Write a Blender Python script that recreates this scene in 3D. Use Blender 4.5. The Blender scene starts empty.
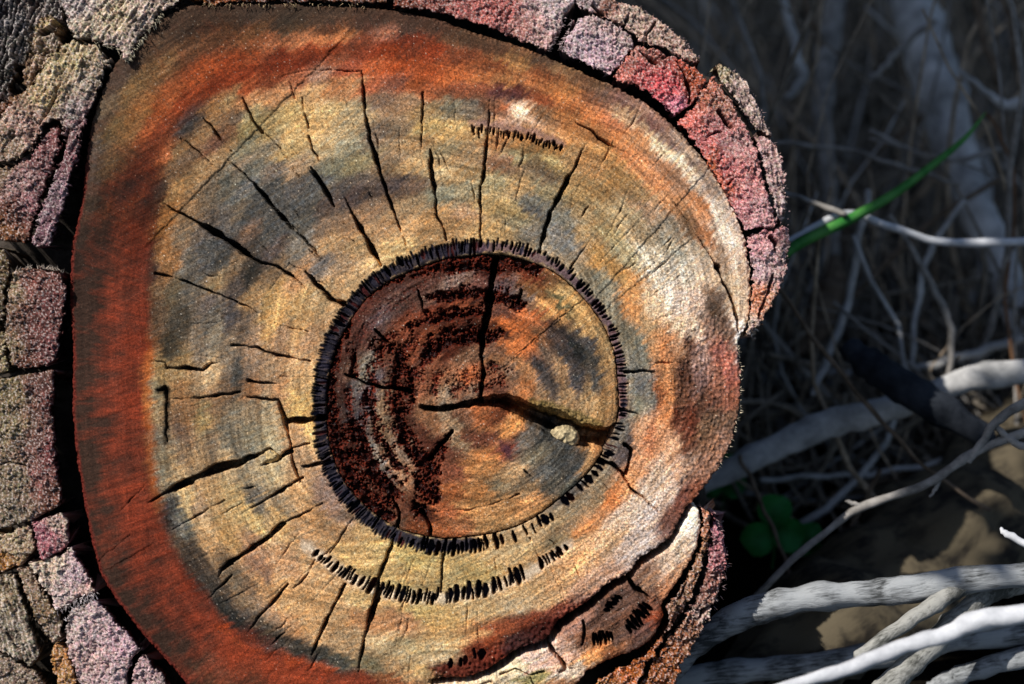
import bpy, math, random
import numpy as np
from mathutils import Vector, Matrix

rng = np.random.RandomState(7)
random.seed(7)
S = 0.0005                      # one working unit is half a millimetre
DIST = 1706.0                   # lens to sawn face, in working units
PITCH = math.radians(25)        # the camera looks down at the stump, whose sawn face is tilted up to it
CP, SP = math.cos(PITCH), math.sin(PITCH)
LIFT = 428 * CP * S

# ---------------------------------------------------------------- frame of the sawn face
# x right, y up, h out of the face (towards the viewer), in working units; origin in the middle of the face
def world(x, y, h):
    x = np.asarray(x, float); y = np.asarray(y, float); h = np.asarray(h, float)
    d = -h
    return np.stack([x * S, (d * CP + y * SP) * S, (y * CP - d * SP) * S + LIFT], -1)

def at(px, py, d):
    """point that stands d units behind the sawn face"""
    k = (DIST + d) / DIST
    return world((px - 512) * k, (342 - py) * k, -d)

def dirw(x, y, h):
    d = -h
    return Vector((x, d * CP + y * SP, y * CP - d * SP)).normalized()

scene = bpy.context.scene
col = scene.collection

# ---------------------------------------------------------------- camera
cam_data = bpy.data.cameras.new("camera")
cam = bpy.data.objects.new("camera", cam_data)
col.objects.link(cam)
cam.location = Vector(world(0, 0, DIST))
cam.rotation_euler = (math.pi / 2 - PITCH, 0, 0)
cam_data.sensor_width = 36
cam_data.lens = 36 * DIST / 1024
cam_data.clip_start = 0.02
cam_data.clip_end = 500
cam_data.dof.use_dof = True
cam_data.dof.focus_distance = DIST * S
cam_data.dof.aperture_fstop = 4.4
scene.camera = cam

# ---------------------------------------------------------------- light
SUN_DIR = dirw(-0.56, 0.62, 0.62)                # towards the sun
sun_el = math.asin(SUN_DIR.z)
sun_az = math.atan2(SUN_DIR.x, SUN_DIR.y)
w = bpy.data.worlds.new("World"); scene.world = w
w.use_nodes = True
nt = w.node_tree
bg = nt.nodes["Background"]
sky = nt.nodes.new("ShaderNodeTexSky")
sky.sky_type = 'NISHITA'; sky.sun_disc = False
sky.sun_elevation = sun_el; sky.sun_rotation = sun_az
nt.links.new(sky.outputs[0], bg.inputs[0]); bg.inputs[1].default_value = 0.09
sl = bpy.data.lights.new("sun", 'SUN'); sl.energy = 5.0; sl.angle = math.radians(0.5); sl.color = (1, 0.95, 0.87)
so = bpy.data.objects.new("sun", sl); col.objects.link(so)
so.rotation_euler = SUN_DIR.to_track_quat('Z', 'Y').to_euler()
scene.view_settings.view_transform = 'Standard'
scene.view_settings.look = 'None'
scene.view_settings.exposure = 0.0
scene.view_settings.gamma = 1.0

# ---------------------------------------------------------------- helpers
def tag(o, label=None, cat=None, group=None, kind=None):
    if label: o["label"] = label
    if cat: o["category"] = cat
    if group: o["group"] = group
    if kind: o["kind"] = kind
    return o

def thing(name, loc, label, cat, group=None):
    o = bpy.data.objects.new(name, None)
    o.empty_display_size = 0.02
    o.location = loc; col.objects.link(o)
    return tag(o, label, cat, group)

def mesh_obj(name, verts, faces, mat, parent=None, colors=None, smooth=True):
    """verts: (n,3) world coordinates; faces: (m,4) or (m,3) array"""
    verts = np.asarray(verts, np.float32); faces = np.asarray(faces, np.int32)
    org = np.array(parent.location, np.float32) if parent is not None else verts.mean(0)
    me = bpy.data.meshes.new(name)
    k = faces.shape[1]
    me.vertices.add(len(verts)); me.loops.add(faces.size); me.polygons.add(len(faces))
    me.vertices.foreach_set("co", (verts - org).ravel())
    me.loops.foreach_set("vertex_index", faces.ravel())
    me.polygons.foreach_set("loop_start", np.arange(0, faces.size, k, dtype=np.int32))
    me.polygons.foreach_set("loop_total", np.full(len(faces), k, np.int32))
    me.polygons.foreach_set("use_smooth", np.full(len(faces), smooth, bool))
    if colors is not None:
        a = me.color_attributes.new("tint", 'FLOAT_COLOR', 'POINT')
        a.data.foreach_set("color", np.asarray(colors, np.float32).ravel())
    me.update(); me.validate()
    me.materials.append(mat)
    o = bpy.data.objects.new(name, me); col.objects.link(o)
    if parent is not None: o.parent = parent
    else: o.location = org
    return o

# gradient noise
_G = np.random.RandomState(11).rand(65536) * 2 * np.pi
_GX, _GY = np.cos(_G), np.sin(_G)
def noise(x, y, seed=0):
    xi = np.floor(x).astype(np.int64); yi = np.floor(y).astype(np.int64)
    fx = x - xi; fy = y - yi
    def g(ix, iy, dx, dy):
        k = ((ix * 374761393 + iy * 668265263 + seed * 974634777) & 0x7fffffff)
        k = ((k ^ (k >> 13)) * 1274126177) & 0x7fffffff
        k = (k ^ (k >> 16)) & 65535
        return _GX[k] * dx + _GY[k] * dy
    u = fx * fx * fx * (fx * (fx * 6 - 15) + 10); v = fy * fy * fy * (fy * (fy * 6 - 15) + 10)
    a = g(xi, yi, fx, fy); b = g(xi + 1, yi, fx - 1, fy)
    c = g(xi, yi + 1, fx, fy - 1); d = g(xi + 1, yi + 1, fx - 1, fy - 1)
    return 1.5 * ((a + (b - a) * u) * (1 - v) + (c + (d - c) * u) * v)
def fbm(x, y, seed=0, octs=3, gain=0.55):
    s = 0; a = 1; t = 0
    for i in range(octs):
        s = s + a * noise(x * 2 ** i, y * 2 ** i, seed + i * 17); t += a; a *= gain
    return s / t
def sstep(a, b, x):
    t = np.clip((x - a) / (b - a), 0, 1); return t * t * (3 - 2 * t)
def lin(c):
    c = np.asarray(c, float) / 255
    return np.where(c <= 0.04045, c / 12.92, ((c + 0.055) / 1.055) ** 2.4)

def catmull(pts, n=4, closed=True):
    p = np.asarray(pts, float); m = len(p); out = []
    rngk = range(m) if closed else range(m - 1)
    for i in rngk:
        if closed: a, b, c, d = p[(i - 1) % m], p[i], p[(i + 1) % m], p[(i + 2) % m]
        else: a, b, c, d = p[max(i - 1, 0)], p[i], p[i + 1], p[min(i + 2, m - 1)]
        for t in np.arange(n) / n:
            out.append(0.5 * (2 * b + (c - a) * t + (2 * a - 5 * b + 4 * c - d) * t * t + (3 * b - a - 3 * c + d) * t ** 3))
    if not closed: out.append(p[-1])
    return np.array(out)

def poly_sdf(poly, X, Y):
    P = np.asarray(poly, float); Q = np.roll(P, -1, 0)
    best = np.full(X.shape, 1e18); ins = np.zeros(X.shape, bool)
    for (x0, y0), (x1, y1) in zip(P, Q):
        dx, dy = x1 - x0, y1 - y0; L = dx * dx + dy * dy + 1e-9
        t = np.clip(((X - x0) * dx + (Y - y0) * dy) / L, 0, 1)
        best = np.minimum(best, (X - x0 - t * dx) ** 2 + (Y - y0 - t * dy) ** 2)
        if abs(dy) > 1e-9:
            ins ^= ((y0 > Y) != (y1 > Y)) & (X < dx * (Y - y0) / dy + x0)
    d = np.sqrt(best)
    return np.where(ins, d, -d)

def bilin(A, fx, fy):
    h, w_ = A.shape[:2]
    fx = np.clip(fx, 0, w_ - 1.001); fy = np.clip(fy, 0, h - 1.001)
    ix = fx.astype(int); iy = fy.astype(int); tx = fx - ix; ty = fy - iy
    if A.ndim == 3: tx = tx[..., None]; ty = ty[..., None]
    return (A[iy, ix] * (1 - tx) + A[iy, ix + 1] * tx) * (1 - ty) + (A[iy + 1, ix] * (1 - tx) + A[iy + 1, ix + 1] * tx) * ty

class Field:
    ringed = False
    """regular grid on the sawn face: plan position X, Y (y counted downwards), height H, colour C"""
    def __init__(s, poly, res, pad=5):
        P = np.asarray(poly, float)
        s.x0, s.y0 = P.min(0) - pad; s.x1, s.y1 = P.max(0) + pad; s.res = res
        s.X, s.Y = np.meshgrid(np.arange(s.x0, s.x1, res), np.arange(s.y0, s.y1, res))
        s.H = np.zeros_like(s.X); s.poly = P
        cx, cy = np.meshgrid(np.arange(s.x0 - 3, s.x1 + 7, 3), np.arange(s.y0 - 3, s.y1 + 7, 3))
        s.sd = bilin(poly_sdf(P, cx, cy), (s.X - s.x0 + 3) / 3, (s.Y - s.y0 + 3) / 3)
        s.sd0 = s.sd.copy()
        s.C = np.zeros(s.X.shape + (3,)); s.R = np.full(s.X.shape, 0.75)
        s.wx = 1.1 * noise(s.X / 9, s.Y / 9, 91) + 0.35 * noise(s.X / 2.2, s.Y / 2.2, 92)
        s.wy = 1.1 * noise(s.X / 9, s.Y / 9, 93) + 0.35 * noise(s.X / 2.2, s.Y / 2.2, 94)
    def win(s, x0, y0, x1, y1):
        i0 = max(0, int((x0 - s.x0) / s.res)); i1 = min(s.X.shape[1], int((x1 - s.x0) / s.res) + 2)
        j0 = max(0, int((y0 - s.y0) / s.res)); j1 = min(s.X.shape[0], int((y1 - s.y0) / s.res) + 2)
        return slice(j0, max(j0, j1)), slice(i0, max(i0, i1))
    def stroke(s, pts, warp=1.0):
        """returns list of (window, distance, width) along a polyline of (x, y, width)"""
        for (xa, ya, wa), (xb, yb, wb) in zip(pts[:-1], pts[1:]):
            m = max(wa, wb) / 2 + 4
            sl_ = s.win(min(xa, xb) - m, min(ya, yb) - m, max(xa, xb) + m, max(ya, yb) + m)
            X = s.X[sl_] + warp * s.wx[sl_]; Y = s.Y[sl_] + warp * s.wy[sl_]
            if X.size == 0: continue
            dx, dy = xb - xa, yb - ya; L = dx * dx + dy * dy + 1e-9
            wa_, wb_ = wa, wb
            t = np.clip(((X - xa) * dx + (Y - ya) * dy) / L, 0, 1)
            yield sl_, np.hypot(X - xa - t * dx, Y - ya - t * dy), wa + (wb - wa) * t
    def crack(s, pts, deep=None, warp=1.0):
        for sl_, d, wd in s.stroke(pts, warp):
            wd = wd * np.clip(0.72 + 0.1 * wd, 0, 1) * (0.92 + 0.7 * noise(s.X[sl_] / 17, s.Y[sl_] / 17, 55) + 0.12 * noise(s.X[sl_] / 3, s.Y[sl_] / 3, 56))
            dep = deep if deep else np.clip((wd - 0.55) * 11, 1.2, 60)
            lip = 0.9 * np.exp(-np.clip(d - wd / 2, 0, 9) / 2.0) * np.clip(wd / 3, 0.2, 1)
            cut = sstep(-0.55, 0.35, wd / 2 - d) * dep + lip
            s.cut[sl_] = np.maximum(s.cut[sl_], cut)
    def build(s, name, mat, parent, keep=-2.6, wall=60, edge=0.0, rnd=2.0, under=0.0):
        sd = s.sd + edge
        H = s.H - s.cut if hasattr(s, 'cut') else s.H
        H = H - rnd * (1 - np.clip(sd / 4.0, 0, 1)) ** 2
        out = np.clip(-sd / 2.2, 0, 1)
        H = H - wall * out
        ok = sd > keep
        q = ok[:-1, :-1] & ok[1:, :-1] & ok[:-1, 1:] & ok[1:, 1:]
        used = np.zeros_like(ok)
        used[:-1, :-1] |= q; used[1:, :-1] |= q; used[:-1, 1:] |= q; used[1:, 1:] |= q
        idx = np.full(ok.shape, -1, np.int64); idx[used] = np.arange(used.sum())
        Xs, Ys = s.X, s.Y
        if under:                                  # bark stands free of the wood: its inner side slopes back under it
            gy, gx = np.gradient(s.sd0, s.res); L = np.hypot(gx, gy) + 1e-6; gx = gx / L; gy = gy / L
            rx, ry = Xs - 430, Ys - 350; rl = np.hypot(rx, ry) + 1e-6
            k = wall * under * np.clip((rx * gx + ry * gy) / rl + 0.25, 0, 1) * out
            Xs = Xs + gx * k; Ys = Ys + gy * k
        V = world(Xs[used] - 512, 342 - Ys[used], H[used])
        j, i = np.nonzero(q)
        F = np.stack([idx[j, i], idx[j + 1, i], idx[j + 1, i + 1], idx[j, i + 1]], 1)
        C = np.concatenate([np.clip(s.C[used], 0.002, 0.9), s.R[used][:, None]], 1)
        return mesh_obj(name, V, F, mat, parent, C)

# ---------------------------------------------------------------- materials
def new_mat(name):
    m = bpy.data.materials.new(name); m.use_nodes = True
    n = m.node_tree.nodes; l = m.node_tree.links
    return m, n, l, n["Principled BSDF"]

def tint_material(name, grit=0.35, bump=0.4, s1=1400, s2=420, spec=0.35):
    m, n, l, b = new_mat(name)
    a = n.new("ShaderNodeVertexColor"); a.layer_name = "tint"
    tc = n.new("ShaderNodeTexCoord")
    n1 = n.new("ShaderNodeTexNoise"); n1.inputs["Scale"].default_value = s1; n1.inputs["Detail"].default_value = 3
    n2 = n.new("ShaderNodeTexNoise"); n2.inputs["Scale"].default_value = s2; n2.inputs["Detail"].default_value = 4
    for q in (n1, n2): l.new(tc.outputs["Object"], q.inputs["Vector"])
    mr = n.new("ShaderNodeMapRange"); l.new(n1.outputs["Fac"], mr.inputs["Value"])
    mr.inputs["From Min"].default_value = 0.3; mr.inputs["From Max"].default_value = 0.7
    mr.inputs["To Min"].default_value = 1 - grit; mr.inputs["To Max"].default_value = 1 + grit
    vm = n.new("ShaderNodeVectorMath"); vm.operation = 'SCALE'
    l.new(a.outputs["Color"], vm.inputs[0]); l.new(mr.outputs[0], vm.inputs["Scale"])
    l.new(vm.outputs[0], b.inputs["Base Color"])
    l.new(a.outputs["Alpha"], b.inputs["Roughness"])
    b.inputs["Specular IOR Level"].default_value = spec
    ad = n.new("ShaderNodeMath"); ad.operation = 'ADD'
    l.new(n1.outputs["Fac"], ad.inputs[0]); l.new(n2.outputs["Fac"], ad.inputs[1])
    bp = n.new("ShaderNodeBump"); bp.inputs["Strength"].default_value = bump; bp.inputs["Distance"].default_value = 0.0006
    l.new(ad.outputs[0], bp.inputs["Height"]); l.new(bp.outputs[0], b.inputs["Normal"])
    return m

M_wood = tint_material("sawn_wood", 0.45, 0.35, 2600, 900, 0.08)
M_bark = tint_material("cut_bark", 0.45, 0.9, 2400, 1000, 0.3)

def two_tone(name, c1, c2, scale=60, stretch=(1, 1, 1), rough=0.8, bump=0.4, dist=0.001, spec=0.3, c3=None):
    m, n, l, b = new_mat(name)
    tc = n.new("ShaderNodeTexCoord"); mp = n.new("ShaderNodeMapping"); mp.inputs["Scale"].default_value = stretch
    l.new(tc.outputs["Object"], mp.inputs["Vector"])
    n1 = n.new("ShaderNodeTexNoise"); n1.inputs["Scale"].default_value = scale; n1.inputs["Detail"].default_value = 6; n1.inputs["Roughness"].default_value = 0.65
    l.new(mp.outputs[0], n1.inputs["Vector"])
    cr = n.new("ShaderNodeValToRGB"); l.new(n1.outputs["Fac"], cr.inputs[0])
    e = cr.color_ramp.elements; e[0].position = 0.35; e[0].color = (*c1, 1); e[1].position = 0.65; e[1].color = (*c2, 1)
    if c3: k = e.new(0.8); k.color = (*c3, 1)
    l.new(cr.outputs[0], b.inputs["Base Color"]); b.inputs["Roughness"].default_value = rough
    b.inputs["Specular IOR Level"].default_value = spec * 0.5
    bp = n.new("ShaderNodeBump"); bp.inputs["Strength"].default_value = bump; bp.inputs["Distance"].default_value = dist
    l.new(n1.outputs["Fac"], bp.inputs["Height"]); l.new(bp.outputs[0], b.inputs["Normal"])
    return m

# ================================================================ THE STUMP
stump = thing("tree_stump", Vector(world(-80, -428, -40)),
              "sawn tree stump with cracked tan wood, red outer band, dark resin ring, pink bark", "tree stump")

# colours of the sawn wood, a map of stains with some shade painted in: x, y, r, g, b
PAINT = """
100,110,130,115,90 115,80,90,75,65 130,60,80,65,55 150,45,95,75,55 175,30,85,65,50 200,20,75,55,40 225,12,70,50,35
130,90,130,100,60 160,70,120,90,55 190,50,105,70,45 225,35,95,60,35 140,115,150,105,55 170,100,170,90,45 200,75,170,75,35
235,60,165,65,30 160,112,170,80,35 185,100,150,60,30 215,85,150,55,25 235,75,160,60,30 190,118,75,62,58 215,105,140,105,65 235,95,150,125,80
250,15,70,60,50 290,20,60,55,45 330,18,85,65,50 370,25,65,50,42 410,28,65,52,45 250,35,110,75,45 290,30,85,65,45 330,30,90,60,40 360,25,75,55,45
250,45,140,80,45 275,42,160,95,60 300,42,175,110,70 325,38,180,115,70 343,35,190,120,70 250,60,160,70,35 280,55,130,45,25 310,50,150,60,35
330,50,140,55,30 360,42,120,60,40 385,32,150,95,75 410,40,120,45,30 245,75,140,50,25 275,68,120,40,20 305,62,120,40,22 335,62,130,75,50
360,55,140,60,40 390,50,150,50,25 415,50,120,50,30 245,90,160,70,35 270,80,120,60,35 300,80,160,95,65 320,72,150,120,100 350,68,150,75,55
375,65,190,90,50 400,65,180,75,35 250,100,160,115,75 280,95,165,120,80 310,95,170,135,90 340,85,165,110,70 355,85,170,125,85 370,85,170,90,60
395,85,120,75,60 415,85,160,80,40 250,115,150,135,95 290,112,175,150,95 330,112,175,150,100 355,110,160,145,110 380,100,130,105,85 410,100,150,120,90
430,25,95,60,45 460,38,105,75,50 500,45,115,80,55 530,50,150,105,70 545,58,95,80,60 565,68,170,130,85 590,80,130,95,65
430,50,150,55,30 460,55,120,65,40 490,65,140,80,45 515,60,190,140,80 540,75,150,90,50 570,90,165,110,60 595,100,140,90,60
430,75,180,80,40 455,75,190,100,50 480,80,180,110,60 505,82,190,130,75 530,82,170,110,65 555,95,180,115,60 590,115,190,115,60
430,92,160,90,55 455,92,140,80,55 480,90,120,70,50 500,90,75,48,55 515,92,75,48,50 540,100,140,75,45 570,110,160,100,55
430,110,150,125,85 450,108,120,115,95 470,108,120,110,95 490,105,110,75,55 505,108,150,85,55 520,110,225,195,165 540,112,130,95,65 570,118,180,120,65
95,125,90,75,60 95,150,110,100,90 90,180,120,100,85 85,210,100,85,70 78,235,80,65,55 110,130,125,100,60 110,160,130,100,65
130,130,140,105,60 150,125,170,90,45 160,130,130,60,35 115,170,105,75,45 140,165,95,50,30 160,140,110,55,30 110,190,85,50,35 130,190,60,48,44
150,175,85,45,25 165,155,160,90,50 105,210,120,60,30 130,205,130,60,30 155,205,80,50,35 155,195,62,50,42 100,235,80,45,30 130,230,100,50,28
150,230,110,60,30 165,220,150,100,50 190,125,70,68,66 180,150,130,100,65 180,170,110,85,60 185,160,110,90,70 205,130,140,110,75 230,130,120,85,60
215,145,115,80,65 235,120,110,90,70 175,190,150,115,70 200,170,150,120,80 220,155,160,130,90 190,210,130,105,75 210,190,120,105,85 225,180,100,100,90
240,165,130,115,95 180,235,130,110,85 205,230,105,95,85 225,220,100,95,90 240,210,110,100,85 230,235,90,88,85
250,125,140,125,80 270,130,150,130,85 295,130,180,150,95 320,125,185,150,95 345,125,170,150,110 245,150,130,125,100 265,150,120,110,90
290,150,165,140,90 320,150,165,145,105 350,145,140,135,110 375,135,110,95,80 400,130,130,110,85 415,145,150,120,80 250,170,100,100,90
275,170,105,95,85 300,165,150,125,95 330,170,120,120,100 355,165,140,130,95 390,160,130,110,85 415,165,165,135,90 245,190,100,105,100
270,190,80,84,82 295,190,90,87,84 320,180,85,88,88 345,185,88,82,78 370,190,82,70,63 395,185,74,66,66 415,185,110,90,75
250,210,75,82,84 275,210,75,81,80 300,210,80,82,78 330,205,95,82,74 355,195,78,67,65 380,205,130,105,80 405,205,150,125,90
250,232,110,90,75 275,230,78,80,78 305,225,85,84,78 325,225,120,100,80 350,225,140,110,80 380,230,150,120,85 410,230,175,140,95
430,125,170,145,90 455,130,175,145,90 475,135,160,130,85 440,150,150,135,100 470,155,150,125,90 495,140,150,105,65 520,140,160,115,65
550,150,150,110,60 590,130,170,120,70 530,150,130,100,60 540,165,115,95,65 435,175,165,145,105 465,175,150,125,85 500,160,140,105,80
520,155,140,130,95 550,160,160,140,90 545,175,110,95,75 570,160,150,120,80 590,165,150,110,65 440,195,125,125,105 465,190,145,135,105
495,185,140,130,95 520,190,160,130,85 550,190,130,120,90 535,200,110,110,100 575,195,150,125,80 595,190,145,115,70 440,215,160,125,80
460,215,150,120,90 495,205,170,145,95 515,210,150,130,85 535,210,85,86,86 560,220,110,110,100 590,215,150,125,85 430,235,150,120,80
455,225,165,130,85 490,230,170,140,90 520,225,130,120,90 530,230,110,105,95 560,235,115,118,115 590,235,150,125,85
605,100,130,100,85 610,120,180,110,70 620,100,125,95,85 650,125,120,90,85 670,145,130,100,90 690,165,135,110,95 705,185,150,130,115
625,115,190,160,120 640,125,200,170,130 660,143,210,190,150 680,160,215,200,165 695,178,190,175,150 610,135,190,120,65 640,140,190,130,80
660,165,185,130,90 680,180,150,110,80 610,155,170,125,70 635,160,190,120,70 655,180,170,110,65 620,180,150,115,65 640,195,150,120,75
605,215,150,130,90 625,215,160,140,100 650,210,180,145,110 675,205,170,120,75 700,205,180,115,65 720,210,190,175,155 730,215,185,165,150
610,235,165,150,105 640,235,155,135,100 665,225,140,130,110 690,225,120,90,60 705,235,160,105,65 725,235,200,185,165 605,260,170,130,70
625,255,150,140,105 650,255,190,180,155 675,250,150,145,125 700,250,165,150,125 720,260,170,140,110 735,260,190,165,140 605,285,120,115,95
620,275,170,130,70 635,285,200,140,75 660,275,190,180,160 685,275,180,170,150 705,270,185,165,140 730,285,180,160,130 605,305,130,125,105
630,305,190,130,70 650,300,190,165,130 675,300,200,180,160 695,300,190,165,145 715,300,120,95,75 715,312,95,75,58 738,310,185,160,130 742,330,215,205,195
75,260,60,45,40 95,260,75,45,35 120,260,90,48,28 145,255,60,45,40 150,270,80,60,50 165,250,140,100,60 170,265,140,100,60
75,300,60,48,42 95,300,60,42,32 120,290,85,45,28 140,300,90,45,30 155,290,110,85,60 175,290,100,90,70 75,345,62,50,42
100,320,95,42,32 120,330,80,35,28 140,320,110,40,25 140,345,120,42,25 155,320,95,75,55 180,320,75,70,60 170,345,72,65,52
190,260,110,105,95 205,250,85,88,95 220,260,72,78,80 235,265,120,100,75 190,290,105,100,90 215,285,150,125,85 210,300,100,92,88
235,290,85,77,72 230,320,80,76,76 210,320,110,105,95 200,345,140,125,105 230,345,130,115,95 215,335,140,130,110
250,250,70,64,58 275,250,88,78,74 300,245,120,115,105 330,245,160,130,90 360,245,170,140,95 400,245,190,160,105 250,275,60,58,53
275,270,120,100,75 300,280,165,125,85 320,265,110,105,100 345,265,150,125,95 340,285,160,130,90 360,275,180,150,105 250,300,150,120,80
270,300,160,130,80 300,300,170,140,90 320,300,160,135,95 245,325,110,95,80 275,320,190,150,90 300,325,175,140,90 250,350,140,115,90
280,340,150,120,90 305,345,160,125,90
75,370,62,48,38 75,420,60,42,32 80,460,70,50,35 95,370,100,42,28 95,390,62,48,44 100,410,90,35,25 95,440,80,45,32 95,470,75,50,38
120,365,130,42,25 115,385,62,44,40 120,410,110,28,20 120,435,130,32,18 120,460,90,42,30 135,370,150,55,25 135,400,135,38,20
135,420,160,40,18 135,445,110,40,25 135,470,100,50,32 143,375,190,110,50 146,400,170,115,60 145,420,160,90,50 146,440,130,95,65
148,465,125,85,60 160,375,150,125,80 155,390,130,125,100 155,415,140,120,85 155,435,110,105,90 160,460,130,120,95 160,475,140,130,105
180,375,160,135,90 180,385,150,110,70 185,410,140,105,70 180,430,120,95,75 180,450,130,110,85 175,470,170,145,105 210,375,180,155,115
210,400,140,110,80 205,420,150,130,85 210,440,130,110,85 200,465,150,125,90 235,375,82,82,78 230,390,110,90,70 235,415,125,115,95
230,440,110,105,90 230,460,170,145,105
250,365,130,110,90 275,370,150,125,95 300,365,185,150,105 250,390,150,110,75 280,385,170,130,90 300,385,165,135,90 250,410,130,115,90
270,415,150,135,105 295,405,195,160,95 300,410,205,170,100 250,435,125,120,100 270,440,150,140,110 295,435,170,135,95 245,460,120,115,100
300,455,160,130,95 270,475,160,145,110 250,475,150,135,105
600,330,150,120,75 590,350,80,75,68 595,380,80,78,75 605,360,150,115,70 610,390,150,110,65 600,410,160,120,70 610,415,170,120,65
630,340,120,115,95 640,350,110,115,100 635,365,115,115,105 650,330,170,140,95 640,385,110,118,115 640,405,130,130,110 650,395,110,112,105
655,340,190,130,75 665,350,190,120,65 665,375,190,125,70 660,395,150,85,45 670,400,190,120,60 665,415,180,110,55 660,430,190,130,85
680,330,200,175,140 695,330,205,180,155 680,345,170,120,80 690,345,120,80,65 700,355,150,120,110 715,330,130,100,85 725,330,110,85,70
685,370,90,55,42 700,380,120,90,85 705,400,100,65,50 680,400,110,70,50 675,415,100,45,30 690,425,110,50,35 720,350,140,80,72
725,365,150,82,72 730,375,145,78,70 720,385,140,90,72 715,400,120,75,60 730,400,140,80,60 715,420,110,85,65 730,420,120,90,70
705,430,120,90,65 640,430,190,140,100 620,435,110,105,95
590,470,120,110,90 575,490,90,85,80 600,480,130,115,90 610,500,200,120,60 600,500,140,120,90 570,510,130,115,90 585,530,200,130,75
570,525,140,115,85 625,450,90,80,80 650,440,180,110,70 640,460,190,135,95 670,450,200,150,110 630,480,190,130,80 660,475,190,165,140
690,445,120,70,50 710,440,140,100,75 725,440,150,110,90 690,460,140,110,90 700,470,150,110,90 695,490,120,65,45 680,500,110,60,50
670,515,110,70,60 680,470,190,150,120 670,495,190,165,145 640,500,185,165,145 650,520,175,160,150 620,520,190,165,140 600,540,200,160,120
640,540,180,165,155 610,540,190,155,115 580,545,210,160,110
85,500,80,38,28 100,520,70,38,28 105,550,75,42,30 110,580,80,50,35 120,600,75,55,40 110,490,100,45,28 130,495,130,60,32 120,510,110,40,28
130,525,80,38,28 115,535,90,42,28 130,550,110,42,28 150,555,140,55,28 150,530,95,42,28 145,490,150,80,45 155,500,130,80,50
140,570,90,38,30 160,565,90,40,35 170,575,150,60,30 165,590,110,42,25 140,590,90,45,32 190,590,120,40,28 160,490,120,110,90
170,510,70,76,78 168,518,45,55,68 180,525,110,115,105 185,500,190,165,115 200,510,150,125,95 210,495,170,140,95 175,540,95,80,65
190,550,75,65,55 195,570,70,62,55 205,590,65,60,52 205,525,180,150,105 210,545,170,135,90 225,530,180,145,90 235,505,175,150,100
220,560,120,100,75 235,580,110,98,80
255,495,100,95,85 280,500,150,130,100 300,500,175,140,95 250,520,180,155,100 280,520,175,145,95 310,515,170,130,85 330,500,140,115,100
350,520,120,100,85 255,545,150,115,85 300,535,170,135,95 330,530,150,120,85 360,530,170,140,90 380,550,175,150,95 350,555,180,150,95
260,570,125,95,75 290,565,160,125,90 310,575,180,145,100 340,580,180,145,100 250,590,120,98,75 290,595,185,145,95 370,580,175,150,95
400,590,170,150,95 410,560,170,150,90 410,575,165,140,90
560,520,150,130,95 560,540,130,115,85 520,555,175,150,105 450,575,165,145,95 480,575,150,130,80 520,570,160,130,85 540,560,180,140,90
580,540,150,125,90 580,560,210,160,110 560,580,185,145,100 590,585,170,135,110 530,590,170,140,95
125,620,70,50,38 150,610,90,45,32 170,600,110,42,28 190,610,110,38,25 205,605,75,60,50 210,590,70,65,58 150,635,75,50,38
175,625,110,45,28 200,625,130,45,25 220,605,52,53,50 235,620,48,53,51 245,600,120,100,75 265,590,180,140,95 170,655,75,60,45
190,645,95,60,40 215,635,180,55,28 230,640,190,60,28 255,620,90,80,70 265,625,95,85,70 250,640,110,50,40 265,640,80,50,45
190,680,80,65,50 210,665,130,95,70 240,660,190,75,30 260,660,180,70,30 215,680,150,110,75 250,680,150,75,40
280,600,170,135,90 310,600,165,130,85 330,600,170,135,90 290,625,170,130,90 310,630,175,140,95 360,600,175,150,100 370,620,165,120,80
400,600,170,140,90 400,620,155,115,80 420,610,165,145,90 270,620,140,115,90 280,640,70,65,58 300,650,60,58,52 320,655,60,60,55
340,665,70,75,65 370,665,110,105,80 350,650,150,125,90 390,650,170,150,110 420,650,170,150,105 400,670,160,130,90 425,670,175,150,100
270,665,190,60,28 300,668,170,60,30 300,680,190,70,35 330,675,150,60,35 360,680,110,50,35 390,680,130,80,50
440,620,170,140,85 480,610,170,145,100 520,605,165,145,110 550,600,170,140,100 580,600,170,130,110 450,640,175,145,95 480,635,165,125,80
430,660,185,165,125 440,650,170,150,110 500,630,140,70,45 530,620,110,50,35 560,610,150,80,65 580,605,140,75,60 480,650,120,45,30
490,640,150,65,40 540,630,50,20,18 555,620,90,30,25 520,640,45,45,48 515,650,40,40,45 440,670,110,45,35 460,675,120,50,35 480,665,110,40,30 500,660,130,45,30
"""
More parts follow.
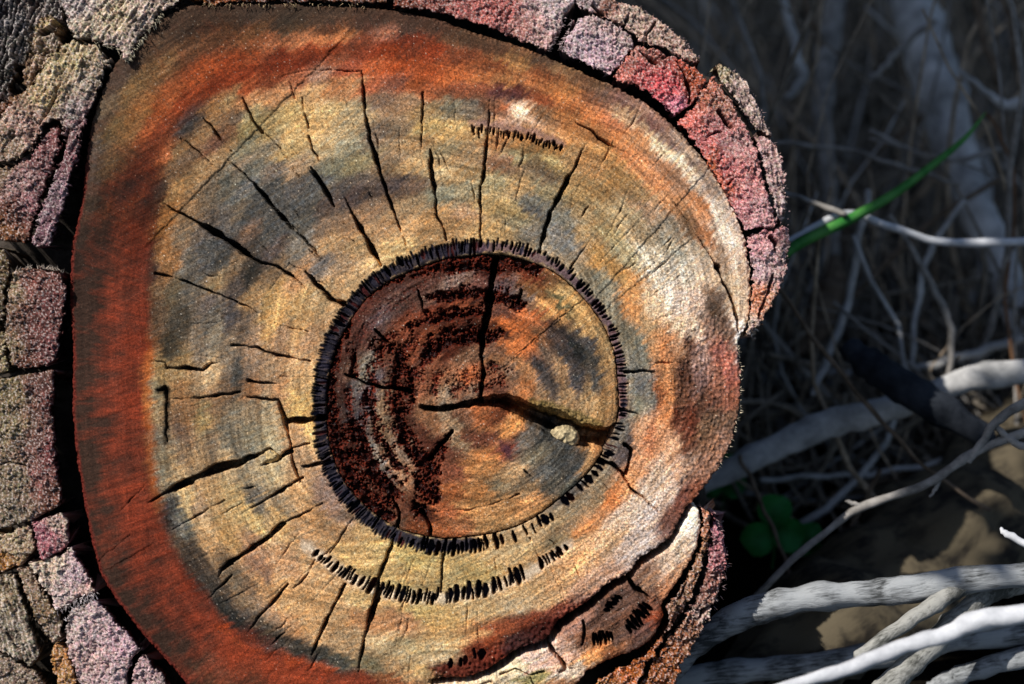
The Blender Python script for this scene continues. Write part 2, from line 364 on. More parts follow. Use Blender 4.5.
PAINT_CORE = """
330,370,75,40,32 330,420,60,32,28 345,390,70,35,28 350,375,110,75,60 365,370,125,115,100 350,390,110,105,105 370,395,90,80,90
360,410,90,75,75 380,410,135,108,82 385,430,125,98,72 375,460,130,120,110 400,450,135,108,88 400,380,80,42,30 400,410,85,48,36
350,440,60,28,20 340,460,65,28,22 360,460,75,42,32 400,470,155,112,82 350,300,85,38,25 345,320,95,42,30 335,340,92,45,35
370,300,80,42,36 390,275,72,36,28 400,300,95,68,62 380,320,105,82,82 350,345,88,52,46 410,320,125,58,38 390,340,110,60,42
370,335,85,52,46 415,350,135,66,42 430,265,55,20,16 460,262,60,18,14 490,262,45,15,14 520,265,95,24,20 535,275,115,45,28
430,280,95,58,50 455,282,125,102,92 475,285,105,62,56 505,290,105,84,86 520,295,112,92,82 430,300,105,72,62 450,295,80,40,30
475,295,65,32,25 430,312,125,52,36 460,306,155,72,46 440,320,80,34,24 465,315,90,36,26 500,310,115,68,56 515,325,190,95,40
530,315,190,100,50 430,335,125,58,36 450,335,60,26,20 475,330,70,32,25 505,335,80,42,30 425,350,105,62,50 450,350,80,30,20
470,355,125,88,66 490,350,115,78,60 515,345,200,110,50 530,340,170,90,40 500,360,150,100,65
545,275,100,65,40 540,290,140,90,50 550,305,200,140,75 565,295,190,150,90 560,300,110,105,70 575,305,200,155,90 570,275,120,85,50
590,300,165,120,70 595,325,180,140,85 540,335,130,85,55 560,335,80,65,60 575,345,46,49,56 590,345,68,64,65 545,350,110,90,75 565,355,65,59,58
600,330,150,120,75 590,355,76,73,68 595,380,78,76,74 605,360,150,115,70 612,390,150,110,65 600,410,160,120,70
430,370,140,80,55 450,375,150,95,65 470,375,195,100,52 445,395,150,125,100 470,392,130,100,80 490,375,140,85,60 510,370,130,100,80
500,390,110,65,50 525,390,180,110,60 525,370,160,110,70 540,370,76,72,74 550,385,88,78,74 562,370,150,115,80 575,380,70,68,73
590,400,170,135,90 570,400,160,125,85 545,400,150,115,80 430,420,140,95,65 445,420,150,120,90 460,415,120,80,60 480,415,170,95,50
500,412,120,60,35 515,425,200,130,65 525,440,110,100,90 540,450,120,110,90 545,440,56,62,68 560,458,64,70,72 550,470,90,90,88
575,470,80,81,80 590,460,160,120,75 597,450,190,130,75 430,445,90,45,35 445,450,110,60,45 460,445,140,110,80 480,440,110,60,45
490,455,190,120,60 480,470,180,120,65 505,450,125,55,50 510,475,160,125,85 430,475,95,42,32 450,470,130,70,50
380,500,75,38,26 400,510,105,62,46 395,520,92,62,46 415,528,130,65,35 430,490,85,38,28 425,515,75,34,24 450,490,160,90,45
480,490,180,120,65 500,485,120,105,80 530,490,125,102,74 550,485,85,82,74 570,490,88,86,74 445,510,170,90,50 470,510,180,125,70
500,505,170,120,70 530,500,190,130,75 550,510,150,110,65 440,530,150,80,40 460,525,150,95,60 490,525,170,125,75
"""
def parse(t):
    return np.array([[float(v) for v in k.split(',')] for k in t.split()])
def paint_map(pts, x0, y0, x1, y1, step=3, soft=16.0, p=2.5):
    gx, gy = np.meshgrid(np.arange(x0, x1 + step, step), np.arange(y0, y1 + step, step))
    W = np.zeros(gx.shape); A = np.zeros(gx.shape + (3,))
    L = lin(pts[:, 2:])
    ux, uy = gx - 482 + 0.01, gy - 398; ul = np.hypot(ux, uy); ux = ux / ul; uy = uy / ul
    for (x, y), c in zip(pts[:, :2], L):
        ex, ey = gx - x, gy - y
        dr = ex * ux + ey * uy; dt = ey * ux - ex * uy
        w_ = 1 / ((dr * 1.45) ** 2 + (dt * 0.62) ** 2 + soft) ** p
        W += w_; A += w_[..., None] * c
    return A / W[..., None]

ALB = 0.97
PITH = (482, 398)
SAWC = (-347, -774)             # centre of the arcs left by the saw
def grain(F, amp=1.0):
    """fine tone of the wood: saw arcs, growth rings, rays, grit"""
    X, Y = F.X, F.Y
    r = np.hypot(X - SAWC[0], Y - SAWC[1]); th = np.arctan2(Y - SAWC[1], X - SAWC[0]) * 1200
    saw = 0.55 * noise(r / 6, th / 160, 1) + 0.7 * noise(r / 2.4, th / 70, 2) + 0.6 * noise(r / 1.4, th / 20, 3)
    rad = np.hypot(X - PITH[0], (Y - PITH[1]) * 1.02) ; an = np.arctan2(Y - PITH[1], X - PITH[0])
    q = rad / (rad + np.clip(F.sd0, 0.5, 999)) * 330 if F.ringed else rad
    q = q + 2.5 * fbm(X / 60, Y / 60, 44, 2)
    ring = 0.55 * noise(q / 11, an * 3, 4) + 0.6 * noise(q / 4.2, an * 5, 5) + 0.55 * noise(q / 2.0, an * 9, 45)
    ray = noise(an * 60, rad / 45, 6) * 0.5 + noise(an * 170, rad / 20, 7) * 0.5
    grit = noise(X / 1.45, Y / 1.45, 8) * 1.0 + noise(X / 3.4, Y / 3.4, 9) * 0.45
    blot = fbm(X / 26, Y / 26, 10, 3)
    return saw, ring, ray, grit, blot, r, th

def wood_color(F, cmap, x0, y0, step=3, warp=4.5, con=1.0):
    saw, ring, ray, grit, blot, r, th = grain(F)
    # stains run out along the saw arcs and the fibre
    wv = noise(r / 3.5, th / 60, 31) * 1.0 + fbm(F.X / 18, F.Y / 18, 32, 3)
    tx = (F.Y - SAWC[1]) / r; ty = -(F.X - SAWC[0]) / r
    X = F.X + warp * 1.3 * wv * tx + warp * 0.6 * fbm(F.X / 9, F.Y / 9, 33, 2)
    Y = F.Y + warp * 1.3 * wv * ty + warp * 0.6 * fbm(F.X / 9, F.Y / 9, 34, 2)
    C = bilin(cmap, (X - x0) / step, (Y - y0) / step)
    lf = sstep(640, 260, F.X + F.Y * 0.5); ul = 0.08 + 0.34 * lf
    m = np.exp(con * (ul * saw + (0.62 - 0.26 * lf) * ring + 0.24 * ray + 0.58 * grit + 0.22 * blot) - 0.09)
    red = np.clip(1 - C[..., 1] / (0.28 * C[..., 0] + 1e-4), 0, 1)
    C[..., 1] = np.maximum(C[..., 1], 0.125 * C[..., 0]); C[..., 2] = np.maximum(C[..., 2] * (1 - 0.25 * red), 0.03 * C[..., 0])
    C[..., 0] *= 1 - 0.38 * red
    lum = C.mean(-1, keepdims=True)
    rt = sstep(560, 680, F.X) * (1 - red)
    C = (lum + (C - lum) * (0.88 + 0.12 * red - 0.10 * rt)[..., None]) * (1.12 - 0.05 * rt)[..., None]
    C[..., 0] *= 1.10; C[..., 1] *= 1.015; C[..., 2] *= 0.92
    C[..., 2] = np.minimum(C[..., 2], 0.80 * C[..., 0]); C[..., 1] = np.minimum(C[..., 1], 0.93 * C[..., 0])
    spk = sstep(0.62, 0.9, noise(F.X / 1.7, F.Y / 1.7, 46))[..., None]; C = C * (1 - 0.6 * spk) + lin([235, 220, 195]) * 0.6 * spk
    lum = C.mean(-1, keepdims=True); C = C * (np.clip(lum, 0.01, 1) / 0.19) ** 0.22
    C[..., 2] *= 1 - 0.25 * np.clip(1 - C[..., 1] / (0.62 * C[..., 0] + 1e-4), 0, 1)
    C = C * m[..., None]
    dsp = sstep(0.12, 0.6, noise(F.X / 2.1, F.Y / 2.1, 151) + 0.45 * noise(F.X / 5, F.Y / 5, 152) + 0.2 * saw)[..., None]
    C = C * (1 - 0.5 * dsp)
    warmth = 0.12 * noise(F.X / 5, F.Y / 5, 41) + 0.12 * noise(r / 2.2, th / 30, 42)
    C[..., 0] *= 1 + warmth; C[..., 2] *= 1 - warmth * 1.2
    lft = sstep(190, 300, F.X); C = C * (0.94 + 0.20 * lft)[..., None]; C[..., 1] *= 0.975
    return C * ALB, saw, ring, ray, grit, blot

sap_poly = [(158,20),(176,11),(192,5),(240,3),(300,4),(372,8),(400,11),(420,15),(438,19),(473,32),(508,42),(546,56),(598,79),(640,99),(672,124),(700,155),
 (722,185),(738,220),(746,245),(751,285),(748,322),(738,343),(741,370),(739,410),(729,450),(712,478),(695,500),(685,510),(668,540),(640,558),(628,574),
 (610,582),(590,600),(560,620),(545,640),(520,648),(495,665),(470,677),(430,680),(420,705),(203,705),(186,683),(150,643),(125,613),(105,585),(95,564),
 (83,515),(77,480),(73,458),(69,418),(69,378),(69,345),(66,300),(68,245),(72,229),(80,190),(84,155),(89,123),(98,98),(107,76),(114,64),(127,48),(140,33)]
ring_path = [(480,240),(440,245),(400,260),(370,277),(347,302),(327,337),(317,370),(314,410),(318,450),(331,485),(352,513),(377,533),(402,545),
 (440,553),(480,550),(515,541),(543,526),(572,502),(597,476),(613,450),(625,420),(626,390),(622,350),(609,317),(588,288),(564,265),(540,252),(510,242)]
RP = catmull(ring_path, 6)
cen = np.array([468., 398.])
_a = np.arctan2(RP[:, 1] - cen[1], RP[:, 0] - cen[0])
# width of the resin ring changes round the stump
ring_w = 12 + 3 * np.sin(_a) ** 2 - 4 * np.clip(np.cos(_a), 0, 1)
RN = (RP - cen) / np.linalg.norm(RP - cen, axis=1)[:, None]
core_poly = RP - RN * ring_w[:, None]

# ---- sapwood
F = Field(catmull(sap_poly, 3), 0.8)
F.ringed = True
F.cut = np.zeros_like(F.X)
core_f = Field(core_poly, 3, 10)
cx, cy = np.meshgrid(np.arange(300, 645, 3), np.arange(225, 570, 3))
csd = bilin(poly_sdf(core_poly, cx, cy), (F.X - 300) / 3, (F.Y - 225) / 3)
inb = (F.X > 300) & (F.X < 640) & (F.Y > 225) & (F.Y < 566)
csd = np.where(inb, csd, -50)
outer_sd = F.sd.copy()
cmap = paint_map(np.concatenate([parse(PAINT)]), 40, -10, 790, 720)
F.C, saw, ring, ray, grit, blot = wood_color(F, cmap, 40, -10)
r_saw = np.hypot(F.X - SAWC[0], F.Y - SAWC[1]); t_saw = np.arctan2(F.Y - SAWC[1], F.X - SAWC[0]) * 1200
F.H += 0.24 * saw + 0.22 * grit + 0.28 * ring + 0.25 * ray + 1.0 * blot
F.H -= 9 * sstep(130, 60, F.X) + 5 * sstep(150, 40, F.X)         # the rim falls away to the left
def step(fields, xa, ya, xb, yb, amount, fall=60):
    for f in fields:
        dx, dy = xb - xa, yb - ya; L = math.hypot(dx, dy)
        t = ((f.X - xa) * dx + (f.Y - ya) * dy) / L / L
        n_ = ((f.X - xa) * -dy + (f.Y - ya) * dx) / L + 1.2 * f.wx
        k = sstep(-0.08, 0.04, t) * sstep(1.08, 0.96, t)
        f.H += amount * k * np.where(n_ > 0, np.exp(-np.clip(n_, 0, 400) / fall), 0) * sstep(-0.7, 0.7, n_)
STEPS = [(338,44,152,240,1.3,60),(725,150,590,305,1.2,45),(120,560,60,600,-1,40),(690,240,560,345,1.2,30),(150,545,70,590,1.2,30),]
for s_ in STEPS: step([F], *s_)

CR = """
362,72,1;365,110,3;370,140,4.5;378,165,5;386,190,4.5;397,220,2;408,250,1
423,92,1.5;422,120,2.4;421,147,1.5
430,150,2;432,175,4;436,200,2.4;436,215,1.5;441,222,2;447,240,2
490,100,1;489,125,1.5;486,150,3;484,175,3.2;480,190,2;481,215,2.2;480,238,2
585,145,1;576,165,2;562,190,4;552,210,4.6;545,230,4.2;539,252,3.5
290,82,1;295,98,1.5
302,98,1;305,115,2;309,128,1
308,136,1.5;313,150,2;320,162,1
311,167,1.5;318,178,4;326,190,5;334,206,2
344,198,1;352,212,3;362,230,4;372,250,5;381,265,4
243,98,1;250,115,2;262,132,2
262,132,.8;270,138,1;280,148,2;289,162,1
204,118,1;215,132,2;232,152,1.5
181,138,1;195,148,1.5;212,165,1
227,160,1;240,170,1.5;255,185,2.5;272,205,3;290,225,3;305,240,2;325,262,1;348,288,.8
162,203,1;180,213,2;205,226,4;230,242,5.5;252,258,4;262,263,2;275,265,2;290,275,3.5;300,283,1;312,294,.8
305,271,1.5;318,285,4;330,298,5.5;342,303,6
155,273,2;175,278,1.5;200,287,2;237,302,2
240,303,1.5;262,315,.8;280,326,1;308,331,1.5
232,345,1.5;255,347,2;275,355,2;310,361,1.5
148,361,1;165,362,1;167,368,2;185,368,3;203,370,2;212,363,2;222,363,1
168,400,1;195,398,2;215,396,3;240,392,2
248,381,2;280,384,1.5
280,377,1;312,377,.8
247,397,2;278,400,2.2;285,421,4;290,440,2;292,460,2;300,482,1.5
285,422,4;310,420,5.5;335,416,4.5
148,503,1;165,493,4;195,478,6;225,466,7;240,462,6
240,462,5;262,453,2.4;270,448,2;278,456,2
262,465,3;278,459,5;291,451,5
290,448,1.5;310,443,1.5
303,467,2;330,461,2.5
168,532,1;195,517,1.5;225,500,1
240,515,1;265,500,2;285,488,2.5;303,477,2
207,600,1;222,585,2;232,575,1
218,577,1;220,570,3;245,553,5;265,540,5.5;284,523,3
285,522,1;305,513,1.5;322,503,1.5
249,632,1;258,618,1.5;275,600,2.5;288,584,1.5
315,560,1;305,578,1.5;292,590,1
312,655,1;320,635,3;332,610,4;345,585,2
354,517,1;345,530,2;330,553,1
358,672,1;362,650,2.5;368,625,5;376,600,6;378,580,4;388,555,3;395,535,2
404,600,1;401,620,1
411,655,.8;409,684,.8
443,555,2.2;441,592,1.8
530,538,1.5;540,560,1.2
495,558,1;497,575,.8
626,372,3;640,371,4;655,372,1
618,408,4;630,412,2;640,415,1
625,445,3;632,450,3;628,465,2;625,477,3
600,460,5;612,464,4;622,473,3;630,487,3;645,500,2;658,512,1
570,268,1.5;580,255,1.2;592,238,.8
600,262,.9;625,235,.8;650,213,.8
676,205,.9;695,232,1;715,262,1.2;718,268,4;722,278,2;735,305,3;739,332,2
575,122,1;590,130,2;600,138,2.4;612,146,1;640,160,.8
283,76,.8;310,70,1;362,71,1.2
400,128,.6;400,160,.7
454,100,.8;456,125,.8
452,123,1;445,128,.8
545,112,.7;530,135,.7
505,200,.8;506,235,.8
270,290,.8;290,262,.7
655,480,.7;680,500,.6
600,480,.8;618,498,.8
550,540,.8;575,560,.8
190,205,.7;183,215,.7
560,590,.7;566,612,.7
205,305,.7;240,322,.6
120,512,.8;145,485,.7
93,565,.8;130,535,.7
165,420,.7;200,423,.7
"""
def cracks(F, text):
    for ln in text.strip().splitlines():
        F.crack([tuple(float(v) for v in q.split(',')) for q in ln.split(';')])
cracks(F, CR)
# hairline checks between the larger cracks
_R = random.Random(31)
for _k in range(120):
    a_ = _R.uniform(0, 2 * math.pi); r0 = _R.uniform(165, 300); L_ = _R.uniform(12, 55); a2 = a_ + _R.gauss(0, .02)
    p0 = (PITH[0] + math.cos(a_) * r0, PITH[1] + math.sin(a_) * r0, .62); p2 = (PITH[0] + math.cos(a2) * (r0 + L_), PITH[1] + math.sin(a2) * (r0 + L_), .6)
    p1 = ((p0[0] + p2[0]) / 2 + _R.gauss(0, 1), (p0[1] + p2[1]) / 2 + _R.gauss(0, 1), _R.uniform(.75, 1.15))
    if min(p2[0] - 150, 690 - p2[0], p2[1] - 85) > 0: F.crack([p0, p1, p2])
# marks of the torn black vein on the left
F.crack([(158,390,1.5),(165,388,3),(167,400,3)], 12); F.crack([(167,402,2),(166,432,1.6),(168,441,1.4)], 7, 1.6)
for sl_, d, wd in F.stroke([(158,390,7),(166,389,8),(167,405,7),(166,442,6)]):
    F.C[sl_] *= (1 - 0.75 * sstep(1.5, -2, d - wd / 2))[..., None]

# the deep red-brown outer band of the sapwood
inner_edge = [(600,140),(560,112),(520,96),(480,92),(450,90),(400,90),(362,74),(320,78),(290,86),(240,98),(205,106),(185,120),(170,142),(160,180),(152,230),(150,270),(148,320),(144,370),
 (145,420),(148,470),(155,505),(170,545),(190,580),(212,610),(235,635),(265,650),(300,662),(350,673),(400,686),(420,760),(1000,760),(1000,140)]
gx_, gy_ = np.meshgrid(np.arange(30, 790, 4), np.arange(-15, 725, 4))
be = bilin(poly_sdf(catmull(inner_edge, 2), gx_, gy_), (F.X - 30) / 4, (F.Y + 15) / 4)
be = be + 3 * saw + 4 * fbm(F.X / 14, F.Y / 14, 140, 3) + 2 * ray
be = be + 10 * sstep(480, 640, F.Y) * noise(F.X / 22, F.Y / 22, 144)
bm = sstep(8, -9, be)
lowleft = sstep(190, 330, F.Y + (F.X < 300) * 0) * sstep(420, 330, F.X) + 0.0
t_ = (0.5 + 0.28 * noise(r_saw / 14, t_saw / 200, 141) + 0.6 * fbm(F.X / 24, F.Y / 24, 142, 3) + 0.35 * ray + 0.75 * sstep(-75, -5, be) - 0.52).clip(0, 1.1)
bc = lin([60, 41, 32]) * (1 - t_[..., None]).clip(0, 1) + lin([142, 53, 24]) * t_[..., None]
bc = bc.mean(-1, keepdims=True) * 0.08 + bc * 0.88
bc = bc * np.exp(0.20 * saw + 0.5 * grit + 0.25 * ring + 0.2 * ray)[..., None]
k = (bm * (0.25 + 0.52 * lowleft))[..., None]
F.C *= (1 - 0.69 * bm * (1 - 0.45 * np.exp(-(((F.X - 270) / 70) ** 2 + ((F.Y - 665) / 40) ** 2))) * sstep(330, 180, F.X) * sstep(90, 200, F.Y))[..., None]  # outer band made darker towards the left
_e = np.exp(-((be - 3) / 5.0) ** 2) * sstep(320, 370, F.Y) * sstep(540, 470, F.Y) * sstep(200, 170, F.X) * (0.5 + 0.4 * noise(F.X / 9, F.Y / 14, 149)).clip(0, 1)
F.C = F.C * (1 - 0.75 * _e[..., None]) + lin([190, 98, 38]) * 0.75 * _e[..., None]
F.C = F.C * (1 - k) + bc * k
# narrow dark brown line just under the bark at the top
k = (sstep(26, 8, outer_sd + 5 * ray) * sstep(640, 560, F.X) * sstep(170, 90, F.Y) * 0.55)[..., None]
F.C = F.C * (1 - k) + lin([66, 50, 40]) * np.exp(0.5 * grit + 0.3 * saw)[..., None] * k

# resin pockets: short black slits across the ring, with thin ridges of wood left between them
DARK = lin([22, 20, 28]); REDK = lin([60, 22, 22])
def slits(F, path, n0, length, wid, gap, ridge, skip=lambda u: 0.0, depth=18, shallow=0.0):
    P = np.asarray(path, float); seg = np.r_[0, np.cumsum(np.hypot(*np.diff(P, axis=0).T))]
    tot = seg[-1]; s_ = 0.0; R = random.Random(n0)
    while s_ < tot:
        wv = wid * R.choice([0.45, 0.6, 0.8, 1.0, 1.0, 1.4, 2.0]); u = s_ / tot
        x = np.interp(s_ + wv / 2, seg, P[:, 0]); y = np.interp(s_ + wv / 2, seg, P[:, 1])
        nx, ny = (cen[0] - x), (cen[1] - y); L = math.hypot(nx, ny); nx /= L; ny /= L
        tilt = R.uniform(-0.12, 0.12); nx, ny = nx - tilt * ny, ny + tilt * nx
        ln = (length(u) if callable(length) else length) * R.uniform(0.6, 1.15)
        o = R.uniform(-2.6, 1.5)
        rv = ridge
        if R.random() > skip(u):
            a = (x + nx * o, y + ny * o, wv * 0.7); m_ = (x + nx * (o + ln * .5), y + ny * (o + ln * .5), wv * 1.1); b = (x + nx * (o + ln), y + ny * (o + ln), wv * 0.6)
            dp = depth * (R.uniform(0.08, 0.25) if R.random() < shallow else R.uniform(0.5, 1.1)); tone = DARK * R.uniform(0.6, 3.2) if R.random() < 0.8 else REDK
            for sl2, d, wd in F.stroke([a, m_, b], 0.8):
                k = sstep(-0.5, 0.5, wd / 2 - d)
                F.cut[sl2] = np.maximum(F.cut[sl2], k * dp)
                F.C[sl2] = F.C[sl2] * (1 - k[..., None]) + tone * k[..., None]
        s_ += wv + gap * R.choice([0.3, 0.6, 0.9, 1.2, 2.2])

def zone(F, path, wd0, colr, amt, off=0, seed=60, soft=3):
    """stain along a path"""
    pts = [(x, y, wd0) for x, y in path]
    K = np.zeros_like(F.X)
    for sl_, d, wd in F.stroke(pts, 2.0):
        K[sl_] = np.maximum(K[sl_], sstep(soft, -soft, d - wd / 2))
    K *= amt
    F.C = F.C * (1 - K[..., None]) + (lin(colr) * ALB) * (np.exp(0.5 * grit_of(F)))[..., None] * K[..., None]
    return K
def grit_of(F): return noise(F.X / 2.3, F.Y / 2.3, 71) * 1.2
# the ring itself
mid = RP - RN * (ring_w * 0.5)[:, None]
midc = np.vstack([mid, mid[:1]])
left_ring = midc
band = (csd > -16) & (csd < 2)
K = zone(F, midc[:int(len(midc) * .50)], 13, (34, 34, 47), 0.96, soft=1.8)
F.H -= 1.5 * K
K2 = zone(F, midc[int(len(midc) * .72):], 8, (95, 72, 80), 0.85, soft=1.5)
outp = np.vstack([RP, RP[:1]])
nA = int(len(outp) * .46); nB = int(len(outp) * .68)
slits(F, outp[:nA], 3, lambda u: 13.5 + 2.5 * math.sin(u * 31), 2.2, 0.7, None, depth=14, shallow=0.72)
slits(F, outp[nA - 2:nB], 4, lambda u: 16 - 8 * u, 3.6, 1.6, None, lambda u: 0.0 if u < 0.3 else 0.32, depth=18)
slits(F, outp[nB - 2:], 5, lambda u: 8.5 + 2.5 * math.sin(u * 23) + 1.5 * math.sin(u * 61), 2.0, 1.5, None, lambda u: 0.10, depth=14, shallow=0.35)
arc2 = catmull([(306,545),(330,563),(355,579),(385,591),(420,597),(450,596),(490,588),(525,574),(550,558),(568,545)], 6, False)
zone(F, [(x, y + 1) for x, y in arc2], 10, (215, 196, 172), 0.7, soft=4)
slits(F, np.array([(x, y + 5) for x, y in arc2]), 6, lambda u: 4 + 9 * min(1, 6 * u, 5 * (1 - u) + .3), 3.2, 1.35, None, lambda u: 0.06, depth=20)
arc3 = catmull([(472,123),(500,126),(530,132),(562,143)], 6, False)
zone(F, arc3, 7, (150, 115, 110), 0.6)
slits(F, np.array([(x, y + 4) for x, y in arc3]), 8, lambda u: 9 - 4 * u, 1.7, 1.5, None, depth=12)
slits(F, np.array([(448,667),(462,664),(486,656)]), 12, 8, 5, 3, None, depth=14)
# decayed dark red pocket beside the knot
K = zone(F, [(440,672),(470,668),(500,655),(530,640),(560,622),(585,606)], 22, (75, 30, 24), 0.55, soft=7)
F.H -= 4 * K * (0.6 + noise(F.X / 4, F.Y / 4, 75))
# red rim along the left and lower edge
rk = sstep(6.0, 1.5, outer_sd + 1.5 * noise(F.X / 5, F.Y / 5, 77)) * sstep(260, 180, F.X) * sstep(100, 200, F.Y)
F.C = F.C * (1 - rk[..., None]) + lin([92, 34, 26]) * ALB * np.exp(0.7 * grit)[..., None] * rk[..., None]
# crumbled brown patch at the right
K = np.zeros_like(F.X)
for sl_, d, wd in F.stroke([(712,330,40),(708,380,60),(705,420,55),(708,455,40),(690,490,20)], 3):
    K[sl_] = np.maximum(K[sl_], sstep(6, -6, d - wd / 2))
rgh = noise(F.X / 3.0, F.Y / 3.4, 81) + 0.6 * noise(F.X / 7, F.Y / 7, 82)
F.H += K * (1.3 * rgh - 2); F.C *= (1 + K * 0.5 * rgh)[..., None].clip(0.3, 2)
# pale crumbly fibre, right of the ring
K = np.zeros_like(F.X)
for sl_, d, wd in F.stroke([(650,250,50),(680,300,50),(660,440,40),(640,500,70),(600,550,50),(560,600,40)], 3):
    K[sl_] = np.maximum(K[sl_], sstep(12, -12, d - wd / 2))
rg2 = noise(F.X / 1.9, F.Y / 1.9, 83) + 0.5 * noise(F.X / 5, F.Y / 2.2, 183)
F.H += K * 0.7 * rg2; F.C *= (1 + K * 0.35 * rg2)[..., None]
F.H += 2.5 * sstep(5, 0, outer_sd) * noise(F.X / 3, F.Y / 3, 84)
F.sd = np.minimum(outer_sd + (0.5 + 0.9 * sstep(500, 650, F.X)) * noise(F.X / 4, F.Y / 4, 85) + 0.8 * noise(F.X / 11, F.Y / 11, 86), -csd - 0.6 + 0.5 * noise(F.X / 5, F.Y / 5, 87))
# flush of glossy spots where resin has set
F.R = np.clip(0.72 + 0.15 * grit, 0.4, 1)
F.build("sapwood", M_wood, stump, wall=110)

# ---- heartwood inside the ring
G = Field(core_poly, 0.7)
G.cut = np.zeros_like(G.X)
ccmap = paint_map(parse(PAINT_CORE), 290, 220, 650, 580)
G.C, saw, ring, ray, grit, blot = wood_color(G, ccmap, 290, 220, warp=5)
G.C = G.C.mean(-1, keepdims=True) + (G.C - G.C.mean(-1, keepdims=True)) * 0.97; G.C[..., 0] *= 0.95; G.C *= 0.93
G.C *= np.exp(0.38 * noise((rad := np.hypot(G.X - PITH[0], G.Y - PITH[1])) / 10, np.arctan2(G.Y - PITH[1], G.X - PITH[0]) * 1.5, 147) - 0.05)[..., None]
G.H += 0.3 * saw + 0.3 * grit + 0.6 * ring + 1.0 * blot - 0.5
step([G], 640, 250, 500, 370, 1.1, 40)
def kino(F, pts, amt=1.0, seed=100):
    K = np.zeros_like(F.X)
    for sl_, d, wd in F.stroke(pts, 4.5):
        K[sl_] = np.maximum(K[sl_], sstep(4, -5, d - wd / 2))
    return K * amt
KN = np.zeros_like(G.X)
for p_, a_ in [
    ([(340,312,14),(362,288,20),(395,270,24),(430,261,26),(480,257,28),(520,262,24),(536,270,12)], 1.0),
    ([(428,297,9),(455,293,12),(480,292,12),(505,296,14),(520,305,12)], .9),
    ([(408,330,8),(425,319,12),(450,313,12),(482,311,11)], .85),
    ([(428,356,14),(440,340,22),(465,334,20),(500,334,12)], .95),
    ([(345,320,16),(333,345,15),(328,385,16),(331,425,18),(343,465,22),(362,495,24),(385,515,16)], .9),
    ([(352,345,8),(355,380,6)], .8), ([(372,342,10),(378,350,12)], .9),
    ([(392,345,8),(402,360,16),(404,385,22),(402,415,18),(408,440,16),(425,465,24),(428,495,26),(418,512,14)], .9),
    ([(352,430,26),(362,455,30),(372,480,28),(390,495,26)], .85), ([(384,440,16),(395,480,20)], .7),
    ([(447,440,10),(438,455,14),(428,475,14)], .9), ([(365,395,10),(375,415,10),(380,440,8)], .6),
    ([(400,365,70),(375,400,60),(380,460,70)], .30), ([(350,320,60),(420,280,50),(500,280,50)], .16), ([(500,375,30),(440,385,30)], .3)]:
    KN = np.maximum(KN, kino(G, p_, a_))
rad = np.hypot(G.X - PITH[0], G.Y - PITH[1]); an = np.arctan2(G.Y - PITH[1], G.X - PITH[0])
arc = np.sin(2 * np.pi * (np.hypot(G.X - 470, (G.Y - 396) * 0.98) + 6 * fbm(G.X / 30, G.Y / 30, 119, 2)) / 21.0)
gr = 0.42 * arc + 0.55 * noise(G.X / 2.6, G.Y / 2.6, 101) + 0.5 * noise(an * 40, rad / 5, 102) + 0.75 * noise(G.X / 9, G.Y / 9, 103) + 0.5 * noise(G.X / 1.5, G.Y / 1.5, 112) + 0.45 * noise(an * 7, rad / 4, 113)
pit = sstep(0.55, -0.35, gr - 1.1 * (KN - 0.45)) * sstep(0.02, 0.35, KN)
hole = sstep(0.15, -0.45, gr - 0.45 * (KN - 0.5)) * sstep(0.25, 0.6, KN)
rk = (0.5 + 0.9 * noise(G.X / 2.4, G.Y / 2.4, 104) + 0.4 * noise(G.X / 12, G.Y / 12, 105)).clip(0, 1)
rk = (rk + 0.35 * noise(G.X / 1.5, G.Y / 1.5, 114) + 0.25 * noise(G.X / 6, G.Y / 6, 115)).clip(0, 1)
kc = lin([13, 6, 6]) * (1 - rk[..., None]) + lin([112, 42, 26]) * rk[..., None]
kc = kc * (1 + 0.7 * noise(G.X / 1.7, G.Y / 1.7, 106))[..., None].clip(0.2, 3)
G.C = G.C * (1 - pit[..., None]) + kc * pit[..., None]
G.C = G.C * (1 - 0.8 * hole[..., None]) + lin([18, 8, 9]) * 0.8 * hole[..., None]
G.H += pit * (-2.2 + 1.8 * noise(G.X / 2.0, G.Y / 2.0, 107) + 2.2 * noise(G.X / 5, G.Y / 5, 117)) - (4 + 5 * noise(G.X / 6, G.Y / 6, 118).clip(-.6, 1)) * hole - 1.2 * KN
G.R = np.clip(0.72 - 0.38 * pit + 0.15 * grit, 0.28, 1)
# cracks of the heartwood
cracks(G, """
497,255,5;494,270,7;491,285,6;489,300,8;487,315,9;484,328,7;480,336,5
482,336,5;482,355,4.5;484,375,3.5;480,397,2.5
420,406,4;435,409,6;450,408,6;465,404,5;480,402,6
345,374,2;365,383,3;380,387,3.5;400,389,4;410,392,4
392,498,4;400,512,3;396,535,2.5
422,512,4;430,525,3;432,545,2.2
452,432,3;440,446,4;430,460,4
418,290,1.5;422,305,1.8;424,312,1.4
375,330,2;390,345,2.5;402,352,1.5
524,470,1.4;531,477,1.2
522,290,2;519,303,2.2
575,305,.8;515,356,.9
420,512,.8;470,510,.9;500,502,1;520,494,1
""")
big = [(474,400),(486,397),(500,394),(512,396),(522,399),(533,405),(546,408),(560,411),(572,417),(584,424),(596,426),(606,428),(614,424),(624,420),
       (618,434),(606,450),(592,448),(578,447),(566,443),(552,436),(540,430),(526,422),(514,415),(500,409),(487,407),(476,406)]
bs = poly_sdf(big, G.X + 1.4 * G.wx, G.Y + 1.4 * G.wy)
G.cut = np.maximum(G.cut, sstep(-0.8, 1.4, bs) * 30 + sstep(2, 9, bs) * 40)
